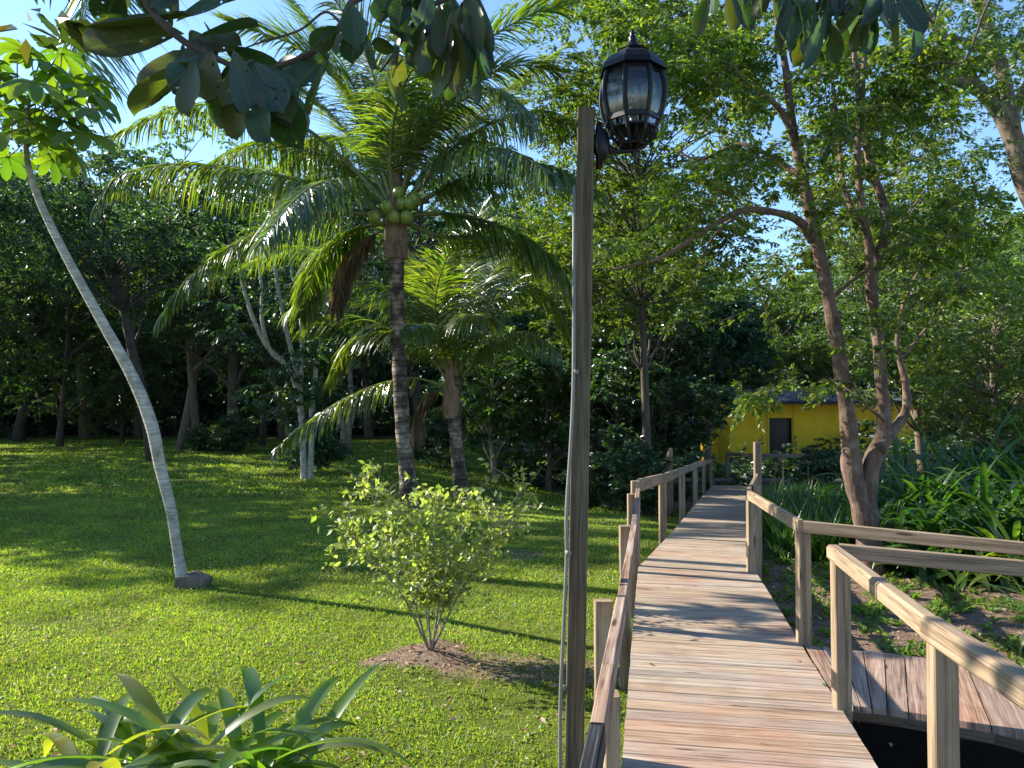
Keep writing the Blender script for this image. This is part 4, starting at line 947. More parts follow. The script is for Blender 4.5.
for i, (px, py, Y, lb) in enumerate([(775, 470, 16, 'small orange flower standing in the lily bed near the house doorway'), (808, 463, 17, 'small orange flower in the lily bed under the roof edge'), (783, 462, 18, 'tiny orange flower furthest back in the lily bed')]):
    mb = MB(); c = P(px, py, Y); rd = random.Random(i); e = empty('lily_flower', (c.x, Y, gz(c.x, Y)), lb, 'flower', 'orange flowers in the lily bed')
    mb.tube([Vector((c.x, Y, gz(c.x, Y))), c], .006, 5); mb.build('stem', M['rachis'], e)
    mb = MB()
    for k in range(6):
        a = k*1.047; u = Vector((math.cos(a), math.sin(a), .5)); mb.strip([c, c+u*.05, c+u*.09-Vector((0, 0, .02))], [.01, .035, .004], u.cross(Vector((0, 0, 1))), .1)
    mb.build('petals', M['flower'], e)

# ------------------------------------------------------------------ yellow house and shed
YH = 40.0
def hx(px): return (px-512)/F*YH
hz0 = gz(12, 40)-.1; ez = P(700, 404, YH).z
ho = empty('yellow_house', (hx(728), YH, hz0), 'yellow single-storey house with a grey thatch roof and a dark doorway, half hidden by plants', 'house')
x0, x1 = hx(729), hx(925); dx0, dx1 = hx(769), hx(792); dt = P(0, 418, YH).z; db = hz0+.25
mb = MB()
def slab(mb, a, b):
    a = Vector(a); b = Vector(b); c = (a+b)/2; mb.beam((a.x, c.y, c.z), (b.x, c.y, c.z), abs(b.y-a.y), abs(b.z-a.z), up=(0, 0, 1), bev=.002)
slab(mb, (x0+.3, YH, hz0), (dx0, YH+.15, ez+.1)); slab(mb, (dx0, YH, dt), (dx1, YH+.15, ez+.1)); slab(mb, (dx1, YH, hz0), (x1, YH+.15, ez+.1)); slab(mb, (dx0, YH, hz0), (dx1, YH+.15, db))
mb.beam((x0+.1, YH+.2, (hz0+ez)/2), (x0+.1, YH+6, (hz0+ez)/2), .15, ez-hz0+.2); slab(mb, (x0, YH+6, hz0), (x1, YH+6.15, ez+.1)); mb.beam((x1-.1, YH+.2, (hz0+ez)/2), (x1-.1, YH+6, (hz0+ez)/2), .15, ez-hz0+.2)
mb.build('wall', M['yellow'], ho)
mb = MB(); mb.beam((x0+.15, YH-.03, hz0), (x0+.15, YH-.03, ez+.1), .32, .26, up=(0, 1, 0)); mb.build('corner_post', M['yellowtrim'], ho)
mb = MB(); mb.beam((hx(793)+.05, YH-.03, db), (hx(793)+.05, YH-.03, ez+.05), .09, .05, up=(0, 1, 0)); mb.beam((hx(768)-.02, YH-.03, db), (hx(768)-.02, YH-.03, ez-.4), .09, .05, up=(0, 1, 0)); mb.build('door_frame', M['yellowtrim'], ho)
mb = MB(); slab(mb, (dx0+.005, YH+.25, db), (dx1+.4, YH+.3, dt+.2)); mb.build('dark_doorway', M['darkwin'], ho)  # dark sheet behind the opening; its colour stands in for the shaded interior
mb = MB(); rz = P(0, 390, YH).z
V = [(hx(716), YH-1.0, ez+.0), (x1+.8, YH-1.0, ez+.05), (x1+.3, YH+3, rz-.05), (hx(740), YH+3, rz-.05), (hx(716), YH+7, ez), (x1+.8, YH+7, ez)]
V2 = [(a, b, c+.14) for a, b, c in V]
mb.add(V+V2, [(0, 3, 2, 1), (3, 4, 5, 2), (6, 7, 8, 9), (9, 8, 11, 10), (0, 1, 7, 6), (1, 2, 8, 7), (2, 5, 11, 8), (5, 4, 10, 11), (4, 3, 9, 10), (3, 0, 6, 9)])
rng = np.random.default_rng(4); n = 5000
xs = hx(716)+rng.random(n)*(x1+.8-hx(716)); tt = rng.random(n)**1.6; ys = YH-1.02+tt*4; zs = ez+.13+tt*(rz-.05-ez)
D = np.array([0, -1, -.35])+rng.normal(size=(n, 3))*.25; V_, Q_ = leaves(np.stack([xs, ys, zs], -1), D, np.array([0, -.3, 1.])+rng.normal(size=(n, 3))*.3, .32, .05, LEAF4)
mb.add(V_, Q_); mb.build('roof', M['roofgrey'], ho)
sh_ = empty('shed', (P(712, 455, 48).x, 48, gz(12, 48)), 'small red-brown shed with a grey-green roof, left behind the yellow house', 'shed')
sx = sh_.location.x; sz = sh_.location.z; ex = P(0, 424, 48).z
mb = MB(); slab(mb, (sx-.9, 48, sz), (sx+1.6, 50.5, ex)); mb.build('wall', M['redwall'], sh_)
mb = MB(); mb.add([(sx-1.2, 47.6, ex-.3), (sx+.0, 47.6, ex+.75), (sx+1.9, 47.6, ex-.25), (sx-1.2, 51, ex-.3), (sx+.0, 51, ex+.75), (sx+1.9, 51, ex-.25)]+[(sx-1.2, 47.6, ex-.18), (sx+.0, 47.6, ex+.87), (sx+1.9, 47.6, ex-.13), (sx-1.2, 51, ex-.18), (sx, 51, ex+.87), (sx+1.9, 51, ex-.13)],
   [(0, 3, 4, 1), (1, 4, 5, 2), (6, 7, 10, 9), (7, 8, 11, 10), (0, 1, 7, 6), (1, 2, 8, 7), (3, 9, 10, 4), (4, 10, 11, 5), (0, 6, 9, 3), (2, 5, 11, 8)]); mb.build('roof', M['greenroof'], sh_)
mb = MB(); slab(mb, (sx-.2, 47.93, sz+.9), (sx+.5, 47.97, sz+1.9)); mb.build('window', M['darkwin'], sh_)

# ------------------------------------------------------------------ forked tree right of the walk
YR = 10.0
ft = empty('forked_tree', (P(868, 572, YR).x, YR, gz(4.6, 10)), 'reddish-barked tree forking low into curved stems right of the boardwalk', 'tree')
mb = MB(); mb.rng = random.Random(2); tips = []
def limb(pts, r, sides=10, Y=YR, dy=0, tip=True):
    n = len(pts); q = spl([P(x, y, Y+dy*(i/(n-1))) for i, (x, y) in enumerate(pts)], 5)
    rr = spl1(r, 5) if len(r) == len(pts) else [r[0]+(r[-1]-r[0])*i/(len(q)-1) for i in range(len(q))]
    rr = [a*(1+.06*math.sin(i*1.7)) for i, a in enumerate(rr)]
    mb.tube(q, rr, sides, cap=tip); return q
pxm = YR/F*.72
limb([(872, 590), (868, 545), (860, 505), (852, 470), (848, 420), (838, 350), (826, 285), (815, 235), (802, 175), (793, 130), (786, 70), (776, 10), (770, -60)], [x*pxm for x in (21, 15, 13, 14, 11, 10, 9, 9, 7.5, 6, 5, 4, 3)], 14)
limb([(876, 592), (873, 545), (868, 500), (872, 462), (884, 430), (882, 390), (877, 330), (871, 285), (876, 262), (885, 235), (884, 205), (872, 170), (862, 120), (855, 60), (850, -20)], [x*pxm for x in (16, 13, 12, 12, 10, 8.5, 8, 8, 8, 7, 6, 5.5, 5, 4, 3)], 14, dy=.3)
limb([(878, 450), (892, 432), (906, 410), (905, 380), (897, 345), (905, 300), (925, 262), (950, 230)], [x*pxm for x in (10, 8, 6, 5, 3.5, 3, 2.4, 2)], 8, dy=.6)
limb([(872, 300), (868, 240), (861, 200), (858, 150), (862, 90), (868, 20)], [x*pxm for x in (6, 5.5, 5, 4.5, 4, 3)], 8, dy=-.3)
limb([(878, 268), (868, 240), (845, 190), (838, 130), (830, 60)], [x*pxm for x in (5, 4.5, 4, 3.5, 2.5)], 8, dy=.8)
limb([(813, 240), (800, 222), (778, 213), (745, 210), (718, 222), (690, 240), (660, 258), (612, 270)], [x*pxm for x in (8, 6, 5, 4.5, 4, 3, 2.5, 1.5)], 8, dy=-.9)
limb([(803, 178), (788, 168), (758, 150), (735, 145), (700, 160), (676, 150)], [x*pxm for x in (5, 4, 3.5, 3, 2.2, 1.4)], 7, dy=.8)
limb([(797, 150), (780, 110), (750, 85), (722, 60), (690, 50)], [x*pxm for x in (5, 4, 3, 2.4, 1.4)], 7, dy=-.7)
limb([(830, 300), (850, 282), (875, 262), (900, 225), (925, 190)], [x*pxm for x in (3.5, 3, 2.6, 2, 1.4)], 6, dy=1.0)
limb([(742, 211), (715, 235), (700, 262), (690, 285)], [x*pxm for x in (2.6, 2, 1.6, 1)], 5, dy=.4)
limb([(900, 360), (925, 330), (948, 300), (965, 262)], [x*pxm for x in (2.4, 2, 1.6, 1.2)], 5, dy=.4)
limb([(884, 420), (862, 400), (842, 360), (830, 330)], [x*pxm for x in (2.4, 1.8, 1.5, 1.2)], 5, dy=-.4)
mb.build('trunk', M['barkred'], ft, True)
rng = np.random.default_rng(8); rd = random.Random(9)
cl = []
for (cx, cy, rx, ry, n) in ((720, 75, 70, 60, 22), (640, 40, 60, 60, 12), (700, 20, 90, 30, 9), (970, 60, 60, 60, 10), (980, 250, 50, 60, 10), (840, 200, 40, 60, 6), (790, 60, 60, 60, 10), (690, 190, 50, 55, 12), (650, 250, 50, 30, 7), (745, 165, 50, 40, 4), (880, 110, 60, 60, 16), (930, 200, 55, 70, 16), (870, 60, 60, 60, 10), (945, 270, 50, 50, 10), (780, 275, 30, 40, 3), (905, 330, 40, 30, 5), (820, 130, 40, 80, 6), (855, 390, 30, 12, 2), (790, 400, 50, 8, 3)):
    for _ in range(n):
        a = rd.uniform(0, 6.28); q = rd.random()**.5; cl.append(P(cx+rx*q*math.cos(a), cy+ry*q*math.sin(a), YR+rd.uniform(-1.5, 2.2)))
cen = np.array([list(c) for c in cl]); rad = rng.uniform(.22, .48, len(cen))
pos, ld, nn, L, W, tw = sprays(rng, cen, rad, 10, 30, .085, .45, .5, .35, spray_len=1.1)
V, Q = leaves(pos, ld, nn, L, W, LEAF4)
np_mesh('crown', V-np.array(ft.location), Q, None, M['lf_fine'], ft)
mb = MB()
for a, b in zip(tw[0][::2], tw[1][::2]): mb.tube([Vector(a), Vector(b)], [.006, .002], 4, cap=False)
tg = mb.build('twigs', M['bark'], ft); tg['kind'] = 'stuff'

# ------------------------------------------------------------------ overhanging broad-leaved tree near the camera
ot = empty('overhanging_tree', (-3.6, -1.2, 0), 'dark broad-leaved tree whose large spotted leaves hang into the top of the view', 'tree')
mb = MB(); mb.rng = random.Random(4)
mb.tube(spl([(-3.6, -1.2, -.2), (-3.5, -1.1, 1.5), (-3.3, -.8, 3.4), (-3.0, -.3, 5.0)], 5), spl1([.26, .2, .17, .13], 5), 12)
def nbr(pts, r0, r1): q = spl(pts, 5); n = len(q); mb.tube(q, [r0+(r1-r0)*i/(n-1) for i in range(n)], 8, cap=False); return q
mb.tube(spl([(-3.3, -.8, 3.4), (-2.9, .8, 4.5), (-2.4, 2.2, 4.9), (-1.8, 3.2, 4.8)], 5), spl1([.1, .08, .05, .035], 5), 8)
Yb = 3.0
nbr([(-2.4, 2.2, 4.9), P(120, -60, Yb), P(145, 2, Yb), P(182, 40, Yb), P(222, 61, Yb), P(254, 78, Yb), P(275, 92, Yb)], .02, .007)
nbr([(-1.8, 3.2, 4.8), P(400, -50, Yb), P(354, 0, Yb), P(342, 24, Yb), P(322, 46, Yb), P(300, 58, Yb), P(276, 67, Yb), P(252, 76, Yb)], .02, .007)
nbr([P(342, 24, Yb), P(325, 12, Yb), P(300, 30, Yb), P(262, 42, Yb), P(245, 48, Yb)], .006, .003)
nbr([(-1.8, 3.2, 4.8), P(440, -40, Yb+.2), P(421, 12, Yb+.2), P(405, 35, Yb+.2), P(394, 53, Yb+.2), P(380, 72, Yb+.2)], .014, .005)
nbr([(-1.8, 3.2, 4.8), P(480, -60, Yb+.3), P(462, 5, Yb+.3), P(458, 30, Yb+.3), P(448, 50, Yb+.3)], .014, .005)
nbr([(-3.0, -.3, 5.0), (-1.5, 2.2, 5.6), (0.2, 3.6, 5.1), P(760, -40, 3.7), P(800, 2, 3.6), P(850, 12, 3.6), P(905, 6, 3.6)], .07, .008)
nbr([P(760, -40, 3.7), P(740, -10, 3.6), P(720, 8, 3.6)], .01, .004)
nbr([P(905, -40, 3.7), P(930, 20, 3.7), P(938, 5, 3.8), P(955, -30, 3.8)], .006, .006)
nbr([P(1010, -40, 3.9), P(985, 10, 3.9), P(965, 60, 3.9), P(940, 62, 3.9), P(915, 68, 3.9)], .009, .003)
mb.build('trunk', M['barkdark'], ot, True)
hand = [((185, 34), (86, 46), 46), ((158, 4), (92, -14), 36), ((176, 22), (232, -2), 34), ((172, 30), (140, -20), 34), ((190, 62), (134, 112), 34), ((192, 50), (176, 94), 26), ((196, 60), (188, 114), 28), ((205, 58), (170, 84), 26),
 ((226, 66), (222, 127), 30), ((238, 70), (236, 138), 28), ((250, 78), (268, 140), 34), ((262, 78), (300, 146), 38), ((196, 40), (240, 44), 26), ((236, 60), (296, 96), 30), ((330, 56), (308, 112), 26), ((338, 26), (312, 48), 22), ((356, 24), (352, 62), 24), ((366, 30), (376, 68), 22),
 ((395, 22), (404, 36), 20), ((398, 52), (372, 44), 16), ((386, 70), (402, 110), 24), ((402, 30), (396, 64), 18), ((212, 50), (208, 100), 26), ((255, 76), (238, 112), 22), ((270, 84), (290, 120), 24), ((150, 8), (178, -16), 30), ((120, -20), (104, 24), 34), ((300, 60), (282, 84), 18), ((318, 48), (334, 74), 18), ((190, 30), (214, 66), 26),
 ((420, 12), (432, 78), 22), ((425, 20), (412, 66), 20), ((440, 4), (446, 60), 22), ((452, 10), (458, 92), 24), ((460, 6), (440, 92), 22), ((466, 12), (484, 78), 24), ((448, 40), (432, 96), 20), ((454, 46), (446, 100), 20), ((480, 0), (482, 76), 20), ((430, -10), (420, 30), 24), ((474, -12), (462, 40), 24), ((476, 60), (478, 104), 9), ((405, -10), (398, 26), 22), ((388, -12), (380, 22), 22), ((466, 30), (470, 84), 20)]
bl = []; rd = random.Random(6)
hand += [((a[0]+rd.uniform(-16, 16), a[1]-rd.uniform(0, 22)), (b[0]+rd.uniform(-22, 22), b[1]-rd.uniform(8, 30)), w_) for a, b, w_ in hand]
for (a, b, wpx) in hand:
    Y0 = Yb+rd.uniform(-.12, .12)+(.2 if a[0] > 380 else 0); bl.append((P(a[0], a[1], Y0), P(b[0], b[1], Y0+rd.uniform(-.12, .12)), wpx*Y0/F))
for _ in range(64):
    x = rd.choice([rd.uniform(705, 910), rd.gauss(800, 35), rd.gauss(850, 30)]); y = rd.uniform(-45, 16)-abs(x-815)*.12; Y0 = 3.6+rd.uniform(-.35, .35); L = rd.uniform(42, 66)
    an = rd.gauss(0, .35); bl.append((P(x, y, Y0), P(x+L*math.sin(an), y+L*math.cos(an), Y0+rd.uniform(-.12, .12)), rd.uniform(14, 21)*Y0/F))
pos = np.array([list(a) for a, b, w_ in bl]); tipa = np.array([list(b) for a, b, w_ in bl]); W = np.array([w_ for *_, w_ in bl])
rng = np.random.default_rng(5); D = tipa-pos; L = np.linalg.norm(D, axis=1)
Nn = np.array([0, -1., .55])+rng.normal(size=D.shape)*.75
V1, Q1 = leaves(pos, D, Nn, L*1.03, W*1.12, LEAFR)
# crown out of view above and to the left
cc = []; 
for _ in range(34): cc.append((rd.uniform(-5.6, -2.2), rd.uniform(1.2, 5.0), rd.uniform(4.7, 6.4)))
for _ in range(24): cc.append((rd.uniform(-2.5, 1.2), rd.uniform(2.0, 4.6), rd.uniform(5.0, 6.6)))
cen = np.array(cc); pos, ld, nn, L2, W2, tw = sprays(rng, cen, np.full(len(cen), .5), 5, 8, .26, .45, .6, .5)
V2, Q2 = leaves(pos, ld, nn, L2, W2, LEAF4)
q1, t1 = split_tris(Q1)
nt_ = len(LEAFR[0]); tuv = LEAFR[0][:, :2]; uvv = np.concatenate([tuv[q1.ravel() % nt_], tuv[t1.ravel() % nt_]])
np_mesh('leaves', V1-np.array(ot.location), q1, t1, M['lf_vein'], ot, True, uvv)
np_mesh('crown', V2-np.array(ot.location), Q2, None, M['lf_big'], ot, False)

# ------------------------------------------------------------------ white-stemmed tree on the lawn edge
YW = 22.3
wt = empty('white_stemmed_tree', (P(305, 483, YW).x, YW, gz(-6, 22)), 'tree with several thin white stems fanning upward from two white trunks at the lawn edge', 'tree')
mb = MB(); pw = YW/F
def l2(pts, r, dy=0):
    q = spl([P(x, y, YW+dy*i/(len(pts)-1)) for i, (x, y) in enumerate(pts)], 4); mb.tube(q, [ (r[0]+(r[1]-r[0])*i/(len(q)-1))*pw for i in range(len(q))], 8, cap=False)
l2([(304, 485), (303, 450), (301, 415), (296, 385), (283, 362), (266, 345), (252, 315), (243, 285), (238, 250)], (3.4, 1.6))
l2([(310, 485), (311, 450), (312, 410), (316, 370), (322, 335), (326, 300), (330, 270)], (3.3, 1.6), .5)
l2([(302, 420), (298, 380), (290, 345), (282, 310), (276, 275), (272, 240)], (3, 1.8), .8)
l2([(283, 362), (270, 350), (262, 320), (262, 290), (258, 250)], (2.5, 1.5), -.5)
l2([(300, 400), (302, 350), (300, 310), (292, 270), (288, 230)], (2.5, 1.5), 1.2)
mb.build('trunk', M['barkwhite'], wt, True)
rng = np.random.default_rng(18); cen = np.array([list(P(x+rng.normal()*16, y+rng.normal()*14, YW+rng.uniform(-1.2, 1.8))) for (x, y) in [(300, 380), (320, 390), (310, 350), (335, 360), (240, 260), (270, 240), (300, 230), (330, 260), (345, 330), (280, 300), (312, 405), (250, 330), (290, 390), (322, 420), (340, 290), (230, 300)] for _ in range(4)])
pos, ld, nn, L, W, tw = sprays(rng, cen, rng.uniform(.4, .75, len(cen)), 8, 20, .17, .5, .6, .4)
V, Q = leaves(pos, ld, nn, L, W, LEAF4); np_mesh('crown', V-np.array(wt.location), Q, None, M['lf_dark'], wt)

# ------------------------------------------------------------------ individual trees of the wood
def T(px, Y, label, name='forest_tree', group=None, **kw):
    x = (px-512)/F*Y; return make_tree(name, (x, Y, gz(x, Y)), label, 'tree', group, **kw)
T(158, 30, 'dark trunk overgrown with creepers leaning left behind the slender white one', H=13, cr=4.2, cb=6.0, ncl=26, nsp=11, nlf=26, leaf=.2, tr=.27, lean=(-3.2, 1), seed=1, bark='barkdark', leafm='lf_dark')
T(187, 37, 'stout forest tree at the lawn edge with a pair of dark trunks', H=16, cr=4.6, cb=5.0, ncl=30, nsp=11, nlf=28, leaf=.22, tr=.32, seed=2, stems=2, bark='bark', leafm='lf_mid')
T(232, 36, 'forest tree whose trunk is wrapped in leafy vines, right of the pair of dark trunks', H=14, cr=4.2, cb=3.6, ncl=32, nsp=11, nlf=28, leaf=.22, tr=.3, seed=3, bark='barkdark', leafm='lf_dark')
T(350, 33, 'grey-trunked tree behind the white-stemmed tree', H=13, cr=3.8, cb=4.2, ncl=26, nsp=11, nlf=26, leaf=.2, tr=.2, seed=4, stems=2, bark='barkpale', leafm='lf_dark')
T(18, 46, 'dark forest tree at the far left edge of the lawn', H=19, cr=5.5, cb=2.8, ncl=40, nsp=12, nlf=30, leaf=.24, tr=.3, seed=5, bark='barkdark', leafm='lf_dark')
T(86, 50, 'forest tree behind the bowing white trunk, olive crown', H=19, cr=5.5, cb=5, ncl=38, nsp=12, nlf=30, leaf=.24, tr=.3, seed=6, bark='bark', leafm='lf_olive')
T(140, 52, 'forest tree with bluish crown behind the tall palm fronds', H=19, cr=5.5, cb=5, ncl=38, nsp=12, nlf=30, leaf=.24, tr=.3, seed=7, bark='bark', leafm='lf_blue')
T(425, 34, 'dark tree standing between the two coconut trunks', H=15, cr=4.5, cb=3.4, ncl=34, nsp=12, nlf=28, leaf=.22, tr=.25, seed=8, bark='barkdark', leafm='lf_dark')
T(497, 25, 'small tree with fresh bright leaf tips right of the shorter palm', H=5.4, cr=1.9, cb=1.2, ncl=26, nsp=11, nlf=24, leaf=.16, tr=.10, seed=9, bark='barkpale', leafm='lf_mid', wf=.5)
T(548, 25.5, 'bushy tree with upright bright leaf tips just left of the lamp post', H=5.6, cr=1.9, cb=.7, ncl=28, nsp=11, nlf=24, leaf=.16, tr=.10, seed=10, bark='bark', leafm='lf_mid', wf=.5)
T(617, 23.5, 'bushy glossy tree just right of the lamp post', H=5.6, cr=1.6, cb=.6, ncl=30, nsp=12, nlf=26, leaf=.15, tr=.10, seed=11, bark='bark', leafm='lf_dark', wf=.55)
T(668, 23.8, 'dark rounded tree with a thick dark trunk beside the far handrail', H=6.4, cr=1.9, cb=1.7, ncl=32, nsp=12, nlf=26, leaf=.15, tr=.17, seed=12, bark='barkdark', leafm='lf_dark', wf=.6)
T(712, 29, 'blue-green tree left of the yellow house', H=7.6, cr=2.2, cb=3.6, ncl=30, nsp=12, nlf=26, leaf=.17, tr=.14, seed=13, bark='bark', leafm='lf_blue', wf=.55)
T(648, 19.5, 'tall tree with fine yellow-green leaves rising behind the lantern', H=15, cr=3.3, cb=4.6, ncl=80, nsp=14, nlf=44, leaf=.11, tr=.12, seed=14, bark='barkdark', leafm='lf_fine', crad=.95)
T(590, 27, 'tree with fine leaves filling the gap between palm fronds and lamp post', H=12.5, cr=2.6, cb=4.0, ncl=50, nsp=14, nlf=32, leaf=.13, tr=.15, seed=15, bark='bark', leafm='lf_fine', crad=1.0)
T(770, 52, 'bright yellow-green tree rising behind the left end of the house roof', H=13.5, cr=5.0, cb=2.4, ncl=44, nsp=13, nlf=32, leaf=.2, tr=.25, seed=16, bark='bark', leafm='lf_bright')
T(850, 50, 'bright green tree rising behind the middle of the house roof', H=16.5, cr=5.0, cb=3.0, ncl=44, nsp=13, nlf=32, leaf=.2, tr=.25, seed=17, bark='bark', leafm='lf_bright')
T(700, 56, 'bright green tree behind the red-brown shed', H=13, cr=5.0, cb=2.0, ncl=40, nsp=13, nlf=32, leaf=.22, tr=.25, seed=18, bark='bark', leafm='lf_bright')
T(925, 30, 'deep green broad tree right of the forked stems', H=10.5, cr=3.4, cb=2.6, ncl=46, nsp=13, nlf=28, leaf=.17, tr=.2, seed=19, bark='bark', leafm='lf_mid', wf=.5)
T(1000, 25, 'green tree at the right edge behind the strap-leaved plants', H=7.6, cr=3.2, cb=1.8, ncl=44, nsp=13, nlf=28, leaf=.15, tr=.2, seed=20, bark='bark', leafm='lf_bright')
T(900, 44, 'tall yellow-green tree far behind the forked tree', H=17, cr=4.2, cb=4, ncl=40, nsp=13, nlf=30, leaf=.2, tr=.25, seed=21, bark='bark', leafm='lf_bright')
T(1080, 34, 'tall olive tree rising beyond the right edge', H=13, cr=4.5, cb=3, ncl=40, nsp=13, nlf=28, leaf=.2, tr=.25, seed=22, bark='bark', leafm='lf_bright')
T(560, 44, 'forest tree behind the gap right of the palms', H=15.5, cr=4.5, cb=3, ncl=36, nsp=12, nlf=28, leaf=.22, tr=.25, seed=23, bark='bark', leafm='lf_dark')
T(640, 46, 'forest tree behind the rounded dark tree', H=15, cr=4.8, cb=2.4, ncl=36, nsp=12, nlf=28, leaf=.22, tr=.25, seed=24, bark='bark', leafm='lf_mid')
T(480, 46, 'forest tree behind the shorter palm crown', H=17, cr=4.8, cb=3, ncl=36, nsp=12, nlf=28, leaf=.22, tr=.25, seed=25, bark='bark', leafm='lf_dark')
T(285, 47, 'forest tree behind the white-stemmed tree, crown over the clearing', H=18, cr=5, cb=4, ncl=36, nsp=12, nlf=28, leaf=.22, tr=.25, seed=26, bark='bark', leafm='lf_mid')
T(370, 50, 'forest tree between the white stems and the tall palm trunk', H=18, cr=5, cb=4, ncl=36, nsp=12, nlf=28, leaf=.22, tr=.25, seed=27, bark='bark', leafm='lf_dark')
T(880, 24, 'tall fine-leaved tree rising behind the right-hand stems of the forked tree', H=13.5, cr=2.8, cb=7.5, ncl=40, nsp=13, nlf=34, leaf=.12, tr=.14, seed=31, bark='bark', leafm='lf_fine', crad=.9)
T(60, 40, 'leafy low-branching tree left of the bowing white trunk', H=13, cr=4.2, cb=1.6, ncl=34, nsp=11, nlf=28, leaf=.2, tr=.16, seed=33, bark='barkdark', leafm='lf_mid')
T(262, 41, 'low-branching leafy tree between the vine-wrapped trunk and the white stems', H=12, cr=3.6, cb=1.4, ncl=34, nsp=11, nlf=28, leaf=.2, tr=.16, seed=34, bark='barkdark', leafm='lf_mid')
T(122, 44, 'low bushy tree at the back of the lawn behind the bowing trunk', H=9, cr=3.6, cb=.6, ncl=30, nsp=11, nlf=28, leaf=.2, tr=.12, seed=35, bark='barkdark', leafm='lf_olive')
# big limbed tree at the right edge
YB = 19.0
bt = empty('large_tree', (P(1100, 480, YB).x, YB, gz(14, 19)), 'large pale-limbed tree rising at the right edge with bare forking limbs high up', 'tree')
mb = MB(); pb_ = YB/F
def l3(pts, r):
    q = spl([P(x, y, YB) for x, y in pts], 5); rr = spl1(r, 5); mb.tube(q, [a*pb_ for a in rr], 12, cap=False)
l3([(1100, 500), (1090, 400), (1068, 300), (1042, 215), (1020, 155), (1000, 112), (975, 85), (955, 62), (945, 40), (925, 10), (905, -30)], [22, 18, 15, 13, 10, 8, 6.5, 6, 5, 4, 3])
l3([(1042, 217), (1020, 170), (1010, 110), (1000, 60), (985, 20), (970, -20), (960, -80)], [11, 9, 7, 6, 5.5, 5, 4])
l3([(978, 86), (950, 78), (935, 48), (960, 42), (1000, 50)][:3], [5, 4, 3]); l3([(1004, 75), (980, 48), (950, 38), (930, 34)], [5, 4, 3, 2]); l3([(1010, 120), (1030, 80), (1060, 40)], [6, 5, 4])
mb.build('trunk', M['bark'], bt, True)
rng = np.random.default_rng(28); rd = random.Random(28); cl = []
for (cx, cy, rx, ry, n) in ((930, 30, 60, 35, 12), (990, 20, 60, 40, 14), (1040, 60, 60, 60, 18), (960, 110, 45, 40, 9), (1010, 140, 40, 40, 9), (880, 10, 60, 40, 8), (960, -60, 120, 50, 20), (1100, 0, 80, 100, 20)):
    for _ in range(n): cl.append(P(cx+rx*rd.uniform(-1, 1), cy+ry*rd.uniform(-1, 1), YB+rd.uniform(-2, 2.5)))
cen = np.array([list(c) for c in cl]); pos, ld, nn, L, W, tw = sprays(rng, cen, rng.uniform(.5, .85, len(cen)), 9, 22, .13, .35, .35, .25, spray_len=1.2)
V, Q = leaves(pos, ld, nn, L, W, LEAF4); np_mesh('crown', V-np.array(bt.location), Q, None, M['lf_mid'], bt)

# trees beyond the left edge of the view; they shade the middle of the lawn
off = [(-20.5, 20.3, 14, 3.6), (-26.5, 21.5, 16, 4.0), (-24, 33, 15, 4.2), (-31, 29, 17, 4.5), (-30, 40, 17, 4.5), (-16.2, 17.6, 9.5, 2.5), (-22.6, 26.5, 14, 3.6), (-35, 33.5, 15, 4.2), (-39, 40, 16, 4.4)]
lbs = ['tree standing just outside the left edge beside the shaded lawn', 'second tree beyond the left edge of the lawn', 'third tree beyond the left edge, deeper in', 'broad tree well beyond the left edge of the lawn', 'tree at the far left corner of the wood', 'smallest tree just outside the left edge of the view', 'tree between the nearest and the deeper trees beyond the left edge', 'deep crown far beyond the left edge, behind the second tree', 'deepest crown beyond the left edge by the corner of the wood']
for i, ((x, y, h, cr), lb) in enumerate(zip(off, lbs)):
    make_tree('forest_tree', (x, y, gz(x, y)), lb, 'tree', None, bark='bark', leafm=['lf_dark', 'lf_mid'][i % 2], H=h, cr=cr, cb=h*.3, ncl=30, nsp=11, nlf=26, leaf=.22, tr=.28, seed=60+i)

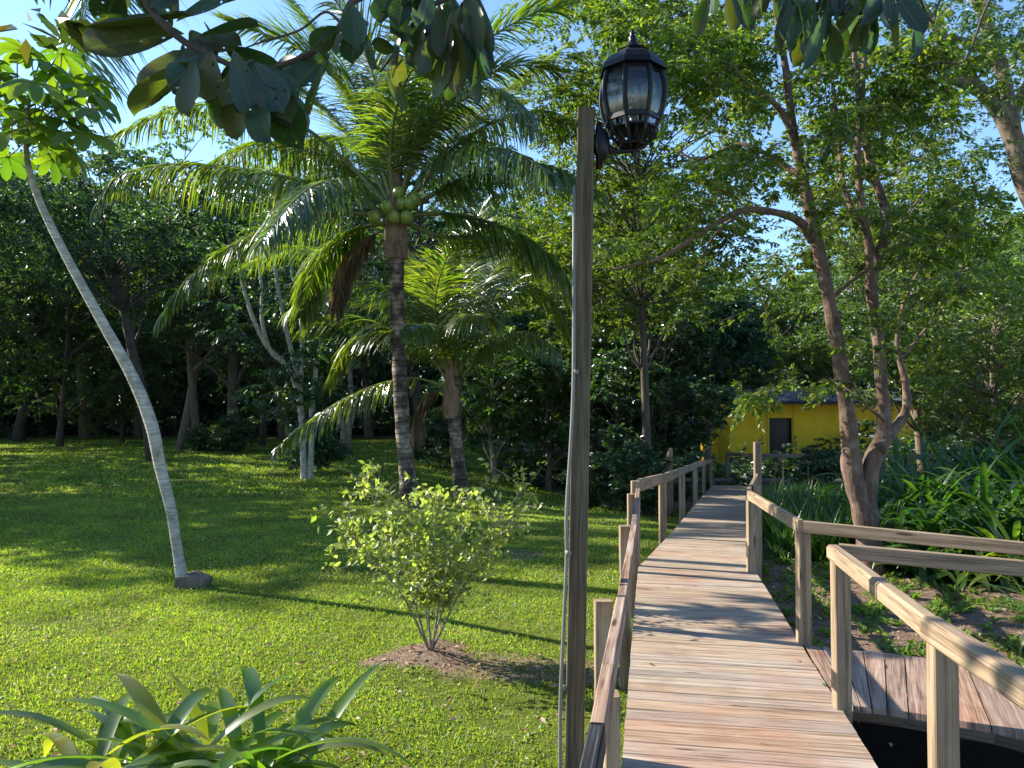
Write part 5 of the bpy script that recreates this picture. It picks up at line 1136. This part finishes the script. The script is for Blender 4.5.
# ------------------------------------------------------------------ the wood behind, one mass; and its undergrowth
def wood():
    PV = []; PQ = []; PT = []; n0 = 0; TV = MB(); rd = random.Random(70)
    protos = [tree_mesh(100+i, 19, 5.2, 1.5, 52, 13, 28, .33, .26) for i in range(3)]
    spots = []
    for row, Y in enumerate((60, 66, 74)):
        for x in np.arange(-62, 62, 6.5):
            px = 512+F*x/Y
            hs = 1.0+.12*row
            if 640 < px < 830: hs *= .72
            spots.append((x+rd.uniform(-2, 2)+row*3, Y+rd.uniform(-3, 3), hs*rd.uniform(.85, 1.12)))
    for x in (-40, -36, -44): spots.append((x, 45+rd.uniform(-4, 10), 1.0))
    for i, (x, y, s) in enumerate(spots):
        tb, V, Q = protos[i % 3]; a = rd.uniform(0, 6.28); ca, sa = math.cos(a), math.sin(a); Rm = np.array([[ca, -sa, 0], [sa, ca, 0], [0, 0, 1]])
        o = np.array([x, y, gz(x, y)])
        if (i*7) % 3 == 0: Vv = V
        PV.append((V*s) @ Rm.T+o); PQ.append(Q+n0); n0 += len(V)
        tv = (np.concatenate(tb.v)*s) @ Rm.T+o; TV.add(tv, np.concatenate(tb.q))
    rng = np.random.default_rng(123); n = 1500; xx = rng.uniform(-95, 95, n); yy = rng.uniform(82, 96, n); zz = rng.random(n)**.8*13-1
    ps, ld, nn, L_, W_, tw = sprays(rng, np.stack([xx, yy, zz], -1), rng.uniform(1.4, 2.6, n), 8, 14, .6, .55, .8, .3)
    nn = rng.normal(size=nn.shape)*np.array([1, 1, .4]); V_, Q_ = leaves(ps, ld, nn, L_, W_, LEAF4); PV.append(V_); PQ.append(Q_+n0)
    V = np.concatenate(PV); Q = np.concatenate(PQ)
    e = empty('wood', (0, 70, 0), None, None); tag(e, 'far-off mass of forest closing the view behind the lawn and house', 'forest', kind='stuff')
    o = np_mesh('foliage', V-np.array((0, 70, 0)), Q, None, M['lf_mid'], e)
    TV.build('trunks', M['bark'], e)
wood()
def undergrowth():
    rng = np.random.default_rng(80)
    cen = []; rad = []
    def belt(n, x0, x1, y0, y1, h):
        for _ in range(n):
            x = rng.uniform(x0, x1); y = rng.uniform(y0, y1); cen.append((x, y, gz(x, y)+rng.random()**1.2*h)); rad.append(rng.uniform(.6, 1.4))
    belt(900, -60, 12, 53, 62, 6.5); belt(160, -52, -32, 42, 58, 4); belt(380, 3, 45, 48, 60, 6); belt(60, -1, 7, 33, 46, 2.2); belt(90, 14, 30, 30, 44, 2.5); belt(55, 0, 8, 26, 40, 1.3)
    belt(30, 8.5, 13, 30, 38.3, .9)
    pos, ld, nn, L, W, tw = sprays(rng, np.array(cen), np.array(rad), 11, 20, .24, .45, .7, .3)
    nn = nn*np.array([1, 1, .35]); V, Q = leaves(pos, ld, nn, L*1.15, W*1.15, LEAF4); o = np_mesh('undergrowth', V, Q, None, M['lf_dark']); tag(o, 'dark tangled undergrowth along the foot of the wood', 'undergrowth', kind='stuff')
undergrowth()
for i, (px, Y, h, r_, lb) in enumerate([(318, 24.5, 1.9, .8, 'dark bush at the foot of the white-stemmed tree'), (440, 28, 2.2, 1.1, 'low dark bush between the two coconut palms'), (232, 35, 1.6, .8, 'small bush at the foot of the vine-wrapped trunk'), (206, 36, 1.1, .6, 'small bush right of the pair of dark trunks'), (640, 19.5, 1.7, .8, 'round bush left of the far handrail'), (600, 21, 1.5, .8, 'low bush right behind the lamp post'), (820, 24, 2.0, .9, 'bush in front of the house wall left of the forked stems')]):
    T(px, Y, lb, name='bush', H=h, cr=r_, cb=.15, ncl=14, nsp=10, nlf=22, leaf=.15, tr=.03, seed=500+i, leafm='lf_dark', crad=.4)
# stump beside the far walk and fallen leaves on the deck
e = empty('tree_stump', (P(668, 476, 19).x, 19, gz(4, 19)), 'tall ragged light-brown stump left of the far handrail', 'stump')
mb = MB(); b = P(668, 478, 19); mb.tube(spl([Vector((b.x, 19, gz(4, 19)-.1)), P(669, 465, 19), P(671, 448, 19)], 4), spl1([.14, .10, .04], 4), 9); mb.build('stump', M['fibre'], e, True)
rng = np.random.default_rng(33)
for i, (px, py, lb) in enumerate([(648, 663, 'small yellow leaf lying on the near deck by the left rail'), (822, 683, 'yellow leaf on the deck edge at the side walk'), (694, 586, 'tiny brown leaf on the middle of the deck'), (728, 604, 'tiny leaf on the deck near its right edge'), (665, 587, 'tiny brown leaf on the deck near the left rail'), (795, 659, 'dark leaf curled on the deck by the corner post'), (760, 742, 'brown leaf on the nearest deck boards')]):
    d = P(px, py, 1.0)-Vector((0, 0, EYE)); k = (.455-EYE)/d.z; c = Vector((0, 0, EYE))+d*k
    V, Q = leaves(np.zeros((1, 3)), rng.normal(size=(1, 3))*np.array([[1, 1, .05]]), np.array([[.2, 0, 1.]]), .05, .028, LEAF8); q, t = split_tris(Q)
    o = np_mesh('fallen_leaf', V, q, t, M['weed'] if i < 2 else M['litter']); o.location = c; tag(o, lb, 'leaf', 'fallen leaves on the deck')
